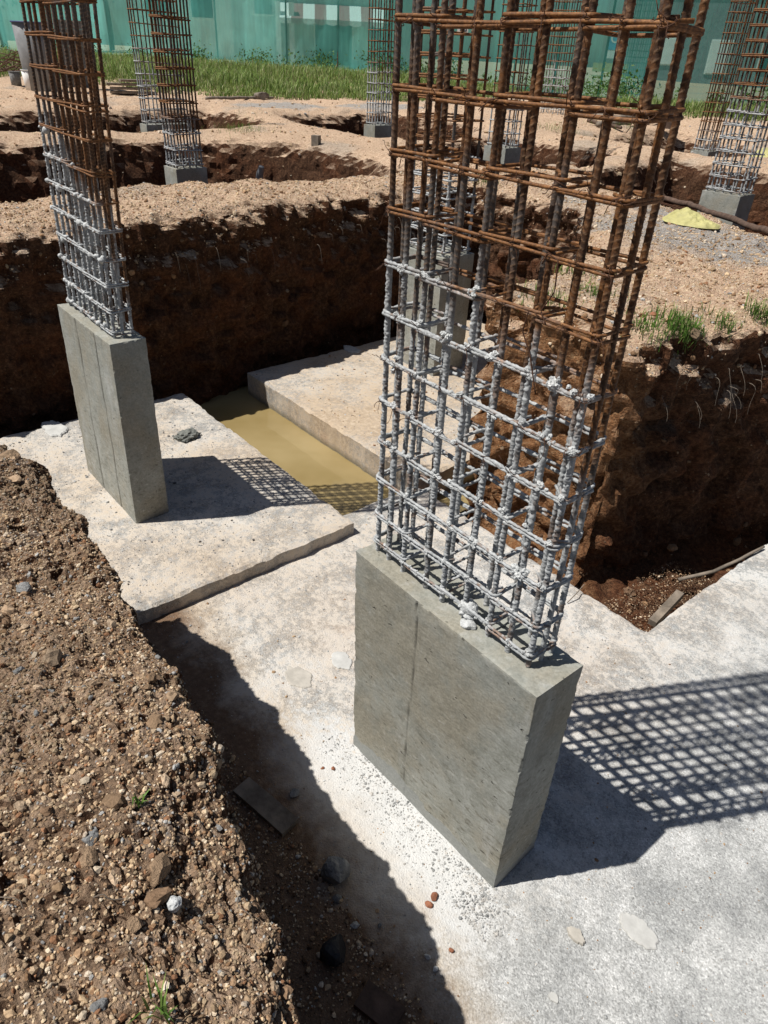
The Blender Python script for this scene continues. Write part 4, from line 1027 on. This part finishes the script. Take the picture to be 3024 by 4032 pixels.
tag(obj('weeds', V, np.arange(4*n).reshape(n, 4), MAT['leaf'], None, False, {'col': cc}, (-30, 20, 2)), 'leafy dark weeds along the foot of the net', 'weeds', None, 'stuff')
def tuft(u, v, n, h, spread, label, seed, z=1.6, hang=0.0, free=None):
    rg = np.random.default_rng(seed); c = onground(u, v, z) if free is None else np.array(free)
    x = c[0]+rg.normal(0, spread, n); y = c[1]+rg.normal(0, spread*.7, n)
    if not hang:
        for _ in range(6):
            bad = Hz(x, y) < c[2]-.12; x = np.where(bad, c[0]+rg.normal(0, spread, n), x); y = np.where(bad, c[1]+rg.normal(0, spread*.7, n), y)
        kp = Hz(x, y) > c[2]-.14
        if kp.sum() > 3: x, y = x[kp], y[kp]; n = len(x)
    zz = Hz(x, y)+.01 if not hang else np.maximum(Hz(x, y), c[2]-hang*rg.random(n))
    V, F3, F4, C = blades(np.stack([x, y, zz], 1), h*rg.uniform(.4, 1.3, n), .0028+0*x, rg, [(.10, .21, .03), (.15, .27, .05), (.08, .16, .025), (.20, .30, .07)], 1.0)
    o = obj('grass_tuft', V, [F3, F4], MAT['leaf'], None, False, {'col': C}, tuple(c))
    tag(o, label, 'grass tuft', 'grass tufts on the pit edges', 'thing')
tuft(1480, 722, 420, .085, .10, 'thick bright grass tuft on the lip of the dark wall', 1)
tuft(1400, 716, 150, .075, .09, 'low grass tuft beside the red brick lumps', 2)
tuft(1560, 708, 110, .09, .08, 'small grass tuft right of the thick one on the lip', 3)
tuft(1645, 692, 150, .12, .07, 'leafy tuft at the right picture edge above the dark wall', 4)
tuft(1290, 640, 120, .07, .10, 'sparse grass behind the right bars of the nearest cage', 5)
tuft(1180, 655, 160, .08, .12, 'grass patch on the soil block seen through the nearest cage', 6)
tuft(1060, 645, 130, .08, .10, 'grass on the lit pit edge seen behind the middle of the nearest cage', 7)
tuft(1240, 590, 90, .06, .12, 'thin grass on the sand behind the nearest cage', 8)
tuft(1010, 690, 110, .09, .09, 'grass hanging at the brink of the water channel pit', 9)
tuft(470, 298, 400, .16, .45, 'dry weeds hanging over the far wall of the second pit', 10, 1.65)
tuft(330, 300, 200, .12, .35, 'small weeds on the far edge of the second pit by the leaning cage', 11, 1.65)
tuft(520, 283, 200, .12, .35, 'greenish weeds on the strip between the two far pits', 12, 1.65)
tuft(300, 1742, 9, .045, .006, 'young seedling with two leaves on the near bank', 13, 1.5)
tuft(352, 2195, 16, .07, .012, 'green grass blades at the bottom of the near bank', 14, 1.5)
tuft(1330, 300, 160, .14, .4, 'grass strip beside the far timbers', 15, 1.65)
tuft(1210, 285, 200, .16, .5, 'weeds at the rim of the far pit behind the nearest cage', 16, 1.65)

# ---- rocks, mortar, timber
def rock(c, s, label, mat, seed, name='rock', cat='rock', group=None, sub=2, amp=.35):
    V0, F0 = ICO[sub]; rg = np.random.default_rng(seed)
    d = 1+amp*fbm(V0+rg.uniform(-9, 9, 3), 1.3, 3, seed); V = V0*d[:, None]
    for _ in range(5):       # a few flat broken faces
        nn = rg.normal(size=3); nn /= np.linalg.norm(nn); h = rg.uniform(.55, .8); q = V@nn; V = V-np.maximum(q-h, 0)[:, None]*nn
    R = np.array(Matrix.Rotation(rg.uniform(0, 6.28), 3, 'Z'))
    V = (V*np.array(s))@R.T+np.array(c)+np.array([0, 0, s[2]*.55])
    o = obj(name, V, F0, mat, None, False); o['kind'] = 'thing'
    return tag(o, label, cat, group)
def P0(u, v, z=0): return at(u, v, z)
rock(P0(725, 1895), (.075, .065, .07), 'dark angular rock on the shaded slab, largest there', MAT['rock'], 1)
rock(P0(722, 2065), (.062, .055, .06), 'nearly black rock deep in the shadow below the largest rock', MAT['black'], 2)
rock(P0(636, 1718), (.028, .022, .02), 'grey stone next to the shaded plank', MAT['rock'], 3)
rock(P0(730, 1945), (.022, .02, .016), 'pale grey pebble just below the largest shaded rock', MAT['rock'], 4)
rock(P0(1010, 1352, 1.205), (.03, .028, .02), 'lump of mortar sitting on the edge of the near pedestal', MAT['mortar'], 5, 'mortar_clod', 'mortar lump')
for k, (u, v, s, lb, mt) in enumerate([(52, 1272, .026, 'blue grey stone on the upper part of the near bank', 'rock'), (42, 1452, .022, 'grey stone at the left border of the near bank', 'rock'), (70, 1335, .015, 'small dark stone under the blue grey one on the bank', 'rock'),
        (196, 1812, .024, 'blue grey stone half sunk in the middle of the near bank', 'rock'), (190, 1858, .03, 'large tan clod beside the half sunk grey stone', 'soilrock'), (266, 1790, .018, 'orange tinted stone right of the half sunk grey stone', 'brick'),
        (345, 1880, .035, 'triangular tan clod on the lower bank', 'soilrock'), (375, 1958, .022, 'flat pale mortar flake on the lower bank', 'mortar'), (293, 2000, .02, 'upright pale stone on the lower bank', 'soilrock'), (215, 2175, .016, 'dark grey stone near the bottom of the bank', 'rock'),
        (20, 1000, .07, 'big crumbly clod at the far end of the near bank', 'soilrock'), (45, 1018, .045, 'smaller clod leaning on the big one at the far end of the bank', 'soilrock')]):
    c = onground(u, v, 1.45); rock(c-np.array([0, 0, s*.25]), (s, s*.8, s*.7), lb, MAT[mt], 20+k, 'rock', 'stone', None, 2, .5)
for k, (u, v, s, lb) in enumerate([(1385, 690, .035, 'red brick lump nearest the cage on the grassy lip'), (1412, 684, .028, 'red brick lump right of the other on the grassy lip')]):
    rock(onground(u, v, 1.6), (s, s*.8, s*.8), lb, MAT['brick'], 50+k, 'brick_lump', 'brick')
for k, (u, v, s, lb) in enumerate([(698, 1660, .009, 'tiny red brown clod left of the near pedestal'), (720, 1662, .012, 'red brown clod close to the near pedestal foot'), (708, 1945, .010, 'clod'), (926, 1955, .020, 'rust brown clod pair on the sunlit slab, lower one'), (938, 1942, .022, 'rust brown clod pair on the sunlit slab, upper one'), (960, 1985, .012, 'small orange stone below the rust brown clods'), (975, 2055, .014, 'orange brown stone lower on the slab'), (950, 2060, .016, 'grey white stone at the shadow edge'), (943, 2075, .014, 'second grey white stone at the shadow edge')][:2]+[]):
    rock(P0(u, v), (s, s*.8, s*.8), lb, MAT['brick'], 70+k, 'clod', 'clod')
for k, (u, v, s, lb, mt) in enumerate([(926, 1955, .018, 'lower clod of the rust brown pair on the sunlit slab', 'brick'), (938, 1940, .020, 'upper clod of the rust brown pair on the sunlit slab', 'brick'), (975, 2055, .012, 'orange brown stone lower on the sunlit slab', 'brick'), (923, 2068, .014, 'grey white stone at the edge of the bank shadow', 'mortar'), (940, 2095, .013, 'second grey white stone at the edge of the bank shadow', 'mortar'), (1395, 1790, .007, 'pebble on the shadow grid', 'rock'), (870, 1345, .012, 'small grey stone by the step', 'rock'), (820, 2000, .010, 'dark chip on the bright slab', 'rock')]):
    rock(P0(u, v), (s, s*.8, s*.7), lb, MAT[mt], 80+k, 'stone', 'stone')
def patchblob(u, v, z, rx, ry, label, seed, th=.010, mat='mortar2'):
    c = at(u, v, z); rg = np.random.default_rng(seed); n = 72; a = np.arange(n)*2*np.pi/n
    rr = 1+.38*fbm(np.stack([np.cos(a), np.sin(a), 0*a+seed], 1), 1.5, 3, seed)+.12*fbm(np.stack([np.cos(a), np.sin(a), 0*a+seed], 1), 6, 2, seed+1)
    V = [np.stack([c[0]+rx*f*rr*np.cos(a), c[1]+ry*f*rr*np.sin(a), np.full(n, z+h)], 1) for f, h in ((1.02, -.012), (1, th*.55), (.93, th), (.6, th*1.05), (.25, th*1.05))]
    V = np.concatenate(V+[np.array([[c[0], c[1], z+th*1.05]])]); V[n:, 2] += .0015*fbm(V[n:], 25, 2, seed)
    F = []; F3 = []
    for k in range(4):
        i = np.arange(n); F.append(np.stack([k*n+i, k*n+(i+1) % n, (k+1)*n+(i+1) % n, (k+1)*n+i], 1))
    i = np.arange(n); F3 = np.stack([4*n+i, 4*n+(i+1) % n, np.full(n, 5*n)], 1)
    o = obj('mortar_patch', V, [np.concatenate(F), F3], MAT[mat], None, False); o['kind'] = 'thing'
    tag(o, label, 'mortar patch', 'dried mortar splashes on the footings')
patchblob(645, 1463, 0, .10, .065, 'round dried mortar splash left of the near pedestal', 1, .006, 'mortar3')
patchblob(738, 1427, 0, .075, .06, 'whiter mortar splash touching the left side of the near pedestal', 2, .007)
patchblob(1378, 2012, 0, .085, .055, 'large pale mortar splash at the lower right of the slab', 3)
patchblob(1242, 2022, 0, .038, .025, 'small raised grey mortar flake left of the large splash', 4, .014, 'mortar3')
patchblob(1195, 2155, 0, .02, .016, 'tiny mortar flake near the lower edge of the slab', 5, .008)
patchblob(115, 925, .103, .16, .09, 'flat white mortar disc at the back of the left footing', 6, .02)
patchblob(758, 755, .049, .13, .07, 'white mortar splash at the back of the sandy footing', 7, .012)
def board(u0, v0, u1, v1, z, wd, th, label, mat='wood', name='plank', cat='plank', group=None, lift=0.0, z1=None):
    a, b = at(u0, v0, z), at(u1, v1, z if z1 is None else z1); c = (a+b)/2; d = b-a; L = np.linalg.norm(d)
    yaw = math.atan2(d[1], d[0]); n = 24; mb = MB()
    X, Y = np.meshgrid(np.linspace(-.5, .5, n+1), np.linspace(-.5, .5, 5), indexing='ij')
    def sheet(zz, flip):
        P = np.stack([X*L, Y*wd, np.full(X.shape, zz)], -1).reshape(-1, 3); P[:, 2] += .0015*fbm(P*np.array([1, 4, 1]), 14, 2, 3)
        P[:, 1] += .004*fbm(P, 5, 2, int(abs(u0)))*np.abs(P[:, 1])/wd*2
        return P
    T, B = sheet(th, 0), sheet(0, 1); V = np.concatenate([T, B]); i, j = np.meshgrid(np.arange(n), np.arange(4), indexing='ij'); q = (i*5+j).ravel(); m_ = len(T)
    F = [np.stack([q, q+5, q+6, q+1], 1), m_+np.stack([q, q+1, q+6, q+5], 1)]
    for ring in (np.arange(n+1)*5, np.arange(n+1)[::-1]*5+4, np.arange(5)[::-1], n*5+np.arange(5)):
        F.append(np.stack([ring[:-1], ring[:-1]+m_, ring[1:]+m_, ring[1:]], 1))
    R = np.array(Matrix.Rotation(yaw, 3, 'Z')) @ np.array(Matrix.Rotation(-math.atan2(d[2], np.hypot(d[0], d[1])), 3, 'Y'))
    o = obj(name, V@R.T+c+np.array([0, 0, lift]), [np.concatenate(F)], MAT[mat], None, False); o['kind'] = 'thing'
    return tag(o, label, cat, group)
board(522, 1700, 628, 1792, .004, .10, .028, 'worn wooden board lying in the shadow of the near bank', 'wood')
board(780, 2150, 860, 2212, .004, .10, .03, 'dark brick half hidden in the shade at the bottom of the picture', 'darkwood', 'brick', 'brick')
board(1408, 1352, 1467, 1288, -.16, .055, .05, 'broken piece of wood in the soil notch', 'wood', 'wood_piece', 'wood', None, 0, -.10)
def stick(pts, r, label, mat='wood', name='stick', cat='stick', n=10):
    P = np.array(pts, float); t = np.linspace(0, len(P)-1, 40); Q = np.stack([np.interp(t, range(len(P)), P[:, i]) for i in range(3)], 1)
    Q += .22*r*np.stack([fbm(Q, 4, 2, 1), fbm(Q, 4, 2, 2), fbm(Q, 4, 2, 3)], 1)*2
    rr = np.interp(t, range(len(P)), np.linspace(r, r*.7, len(P)))*(1+.15*fbm(Q, 9, 2, 5))
    V, F, C = tube(Q, rr, n); o = obj(name, V, [F, C], MAT[mat], None, True); o['kind'] = 'thing'
    return tag(o, label, cat)
stick([at(1465, 1253, -.10), at(1540, 1235, -.04), at(1600, 1208, .015), at(1650, 1180, .03)], .014, 'bent brown stick resting across the corner of the soil notch', 'wood')
stick([at(1225, 1302, .01), at(1245, 1282, .05), at(1262, 1262, .03)], .004, 'thin dry root at the foot of the dark wall', 'wood', 'root', 'root', 6)
a_, b_, c_ = onground(1385, 424, 1.65), onground(1480, 450, 1.65), onground(1665, 516, 1.65)
stick([a_+[0, 0, .05], b_+[0, 0, .07], (b_+c_)/2+[0, 0, .06], c_+[0, 0, .06]], .046, 'long dark debarked pole lying along the pit edge by the yellow sack', 'darkwood', 'timber_pole', 'pole', 12)
for k, (o1, lb) in enumerate([(-.16, 'thin steel rod lying closest to the dark pole'), (-.23, 'thin steel rod farther out in front of the dark pole')]):
    n_ = np.array([o1*.6, o1, 0]); stick([a_+n_+[0, 0, .02], b_+n_+[0, 0, .03], c_+n_+[0, 0, .02]], .010, lb, 'wire', 'steel_rod', 'rod', 6)
def sack(c, sx, sy, sz, label, seed):
    """a flat crumpled sack: an irregular sheet with folds, thicker towards one end"""
    n, m = 44, 16; a = np.arange(n)*2*np.pi/n
    out_ = 1+.30*fbm(np.stack([np.cos(a), np.sin(a), 0*a+seed], 1), 1.5, 3, seed)
    V = []
    for k in range(m+1):
        f = 1-k/m; x = f*out_*np.cos(a); y = f*out_*np.sin(a); P = np.stack([x, y, 0*x+seed], 1)
        z = (1-f**3)*(.35+.65*np.exp(-((x+.25)**2+(y-.1)**2)/.22))+.5*(1-f**4)*(np.abs(fbm(P, 3.2, 3, seed+2))-.12)+.12*(1-f**6)*fbm(P, 9, 2, seed+3)
        V.append(np.stack([x*sx, y*sy, np.maximum(z, 0)*sz+.006*(f < 1)], 1))
    V = np.concatenate(V)+np.array(c); i = np.arange(n); F = [np.stack([k*n+i, k*n+(i+1) % n, (k+1)*n+(i+1) % n, (k+1)*n+i], 1) for k in range(m)]
    o = obj('sack', V, [np.concatenate(F)], MAT['yellow'], None, False); o['kind'] = 'thing'; tag(o, label, 'sack', 'yellow sacks')
sack(onground(1490, 482, 1.65)+[0, 0, .0], .31, .21, .12, 'crumpled yellow sack on the grey cement spill, next to the dark pole', 3)
sack(onground(1652, 340, 1.65)+[0, 0, .0], .30, .26, .15, 'yellow sack at the right border, farther back than the one by the pole', 4)
# crumpled rag on the left footing
V0, F0 = ICO[3]; V = V0*(1+.5*fbm(V0, 1.8, 3, 12)-.5*np.abs(fbm(V0, 4, 3, 15)))[:, None]; V[:, 2] = np.maximum(V[:, 2], -.1)
tag(obj('rag', V*np.array([.10, .12, .055])+at(405, 944, .103)+[0, 0, .006], F0, MAT['rag'], None, False), 'crumpled grey rag on the left footing behind the pedestal', 'rag', None, 'thing')
# far odds and ends
def cyl(name, c, r0, r1, h, mat, label, cat, group=None, rim=None):
    root = thing(name, tuple(c), label, cat, group)
    th = np.linspace(0, 2*np.pi, 33)[:-1]; prof = [(r0*.3, 0), (r0, 0), (r0+(r1-r0)*.5, h*.5), (r1, h), (r1*.94, h), (r0*.92, h*.05), (0.01, h*.05)]
    V = np.concatenate([np.stack([c[0]+r*np.cos(th), c[1]+r*np.sin(th), np.full(32, c[2]+z)], 1) for r, z in prof]); F = []
    for k in range(len(prof)-1):
        i = np.arange(32); F.append(np.stack([k*32+i, k*32+(i+1) % 32, (k+1)*32+(i+1) % 32, (k+1)*32+i], 1))
    obj('body', V, [np.concatenate(F)], MAT[mat], root, True)
    mb = MB(); mb.tube(np.stack([c[0]+r1*1.02*np.cos(th), c[1]+r1*1.02*np.sin(th), np.full(32, c[2]+h)], 1), .018*r1/.4, 6, True); mb.build('rim', MAT[rim or mat], root, True)
    return root
bp = onground(97, 196, 1.75); cyl('water_drum', bp, .44, .50, 1.55, 'plastic', 'big grey water drum standing behind the leaning cage', 'drum', None, 'bluerim')
cyl('bucket', onground(37, 187, 1.75), .13, .15, .36, 'rock', 'dirty grey cement bucket left of the big drum', 'bucket', 'buckets by the drum')
cyl('bucket', onground(70, 196, 1.75), .15, .19, .48, 'white', 'white paint bucket in front of the big drum', 'bucket', 'buckets by the drum')
bs = onground(172, 190, 1.75)
for k in range(16):
    lv, sd = divmod(k, 2)
    mb = MB(); mb.box((bs[0]+random.uniform(-.03, .03), bs[1]+(sd-.5)*.42, bs[2]+.1+.205*lv), (.2, .39, .2), random.uniform(-.06, .06))
    o = mb.build('concrete_block', MAT['rock']); tag(o, 'grey concrete block in the tall stack behind the leaning cage', 'concrete block', 'stacked concrete blocks', 'thing')
ps = onground(285, 205, 1.7); vps = ps[:2]/np.linalg.norm(ps[:2]); yp = math.atan2(vps[1], vps[0])+math.pi/2+.1
for k, (dx, lb) in enumerate([(-.05, 'bottom plank of the low grey stack before the grass'), (.0, 'second plank from the bottom of the low grey stack'), (.06, 'third plank from the bottom of the low grey stack'), (-.12, 'uppermost short plank on the low grey stack')]):
    mb = MB(); L = [1.25, 1.1, 1.15, .8][k]; mb.box((ps[0]-dx*vps[1], ps[1]+dx*vps[0], ps[2]+.06+.095*k), (L, .30, .055), yp+[-.03, .04, -.05, .08][k])
    tag(mb.build('plank', MAT['wood']), lb, 'plank', 'stacked grey planks', 'thing')
stick([onground(445, 216, 1.7)+[0, 0, .04], onground(520, 216, 1.7)+[0, 0, .05], onground(590, 214, 1.7)+[0, 0, .04]], .045, 'pale timber lying along the grass edge', 'wood', 'timber', 'timber', 8)
rock(onground(566, 214, 1.7), (.22, .12, .12), 'short white broken log on the grass edge', MAT['wood'], 301, 'log', 'log')
mb = MB(); c = onground(683, 322, 1.66); mb.box(c+np.array([0, 0, .08]), (.13, .11, .26), .5); tag(mb.build('stake', MAT['wood']), 'short wooden stake casting a shadow on the sand beyond the first berm', 'stake', None, 'thing')
c = at(560, 392, 1.25); stick([c, c+np.array([.05, .02, .22])], .06, 'grey pipe stub in the second pit', 'plastic', 'pipe', 'pipe', 10)
for k, (u0, v0, u1, v1, r_, lb) in enumerate([(1255, 252, 1345, 264, .06, 'pale rounded timber at the back of the far timber heap'), (1290, 275, 1420, 268, .07, 'long squared timber across the far timber heap'), (1330, 262, 1425, 256, .06, 'upper pale timber of the far heap'), (1270, 268, 1340, 283, .05, 'dark short timber in front of the far heap')]):
    a, b = onground(u0, v0, 1.68), onground(u1, v1, 1.68); stick([a+[0, 0, .07], (a+b)/2+[0, 0, .08], b+[0, 0, .07]], r_, lb, 'darkwood' if 'dark' in lb else 'wood', 'timber', 'timber', 7)
mb = MB(); c = onground(1438, 285, 1.68)
mb.box(c+np.array([0, 0, .2]), (.32, .28, .24), .4); mb.box(c+np.array([.03, -.02, .42]), (.28, .26, .18), .2); tag(mb.build('wood_block', MAT['darkwood']), 'dark wooden block beside the far timber heap', 'block', None, 'thing')
# heap of bent rods at the left edge
mb = MB(); rg = np.random.default_rng(17); c0 = onground(22, 165, 1.85)
for k in range(46):
    a = rg.uniform(0, 6.28); L = rg.uniform(.8, 2.2); q = np.linspace(0, 1, 7); e = rg.uniform(.1, 1.0)
    p = c0+np.array([rg.normal(0, .7), rg.normal(0, 1.1), 0])
    mb.tube(np.stack([p[0]+math.cos(a)*L*q, p[1]+math.sin(a)*L*q, p[2]+.1+e*L*.6*q*(1.2-.5*q)+.1*rg.random()], 1), .014, 4)
tag(mb.build('rod_heap', MAT['wire']), 'tangled heap of bent steel rods at the left edge by the net', 'rod heap', None, 'stuff')

# ---- loose grit on the footings
rg = np.random.default_rng(33)
def grit(n, fx, lo, hi, pal, label, seed, k=2.4):
    rg = np.random.default_rng(seed); p = fx(rg, n); s = psize(len(p), lo, hi, seed+1, k)
    scatter('grit', p, np.tile([0, 0, 1.0], (len(p), 1)), s, pal, MAT['crumb'], label, seed+2, .7)
CEM = [(.40, .40, .39), (.32, .32, .31), (.46, .46, .45), (.26, .265, .26), (.42, .40, .37)]
def around(rg, n):
    t = rg.random(n); x = np.where(t < .72, rg.uniform(-1.95, -.82, n), rg.uniform(-.95, -.72, n)); y = np.where(t < .72, 1.47-np.abs(rg.normal(0, .10, n)), rg.uniform(1.3, 1.5, n))
    return np.stack([x, y, np.full(n, .0)], 1)
grit(1700, around, .0025, .009, CEM, 'cement crumbs along the foot of the near pedestal', 41)
grit(4200, lambda r, n: np.stack([r.uniform(-3.5, 1.0, n), r.uniform(.6, 3.4, n), np.zeros(n)], 1), .0025, .011, CEM+[(.40, .28, .17), (.30, .18, .10)], 'loose grit scattered on the pale slab', 44, 3.0)
grit(7000, lambda r, n: np.stack([r.uniform(-3.4, .6, n), .95-np.abs(r.normal(0, .28, n)), np.full(n, .004)], 1), .003, .018, SOILPAL+WALLPAL, 'soil crumbs fallen on the slab below the near bank', 47)
grit(2600, lambda r, n: np.stack([r.uniform(-6.1, -3.4, n), r.uniform(.6, 2.55, n), np.full(n, .104)], 1), .003, .016, CEM+[(.2, .2, .2), (.15, .14, .13)], 'dark grit on the left footing', 51, 2.8)
grit(1600, lambda r, n: np.stack([r.uniform(-6.3, -3.7, n), r.uniform(3.5, 6.8, n), np.full(n, .05)], 1), .004, .018, SOILPAL+CEM, 'sandy crumbs on the footing beyond the water', 54, 2.8)
def tiny(rg, n):
    x = rg.uniform(-1.85, -1.40, n); y = rg.uniform(3.4, 4.6, n); return np.stack([x, y, np.full(n, -.2)], 1)
grit(2600, tiny, .003, .011, WALLPAL+SOILPAL[4:8], 'crumbly soil on the floor of the notch', 57)
# ---- fine roots on the cut faces and a few twigs
mb = MB(); rg = np.random.default_rng(71)
for k in range(46):
    if k < 26: x, y = -2.02+rg.random()*.55, 0; y = 3.80+(x+2.08)*3.0; z = rg.uniform(1.15, 1.5); d = np.array([.9, -.3, 0])
    else: x, y, z = -6.45+rg.normal(0, .04), rg.uniform(2.2, 6.0), rg.uniform(1.2, 1.5); d = np.array([1, 0, 0])
    L = rg.uniform(.05, .22); t = np.linspace(0, 1, 9); a = rg.uniform(-1, 1)
    mb.tube(np.stack([x+d[0]*.10*t**.5-.02+.03*a*np.sin(t*5), y+d[1]*.10*t**.5+.05*a*t, z+.03*np.sin(t*3)-L*t**1.4], 1), .0016*(1-.6*t), 4)
tag(mb.build('roots', MAT['wood'], None, False), 'thin dry roots hanging out of the cut earth faces', 'roots', None, 'stuff')
mb = MB()
for k in range(60):
    c = np.array([rg.uniform(-3.2, -.3), 0, 0]); c[1] = rg.uniform(-.7, .42); c[2] = hz(c[0], c[1])+.012; a = rg.uniform(0, 6.28); L = rg.uniform(.02, .09); t = np.linspace(-.5, .5, 7)
    mb.tube(np.stack([c[0]+L*t*math.cos(a), c[1]+L*t*math.sin(a)+.01*np.sin(t*6), c[2]+.012*np.cos(t*3)], 1), .0012, 4)
tag(mb.build('twigs', MAT['wood'], None, False), 'dry root bits and twigs lying on the near bank', 'twigs', None, 'stuff')
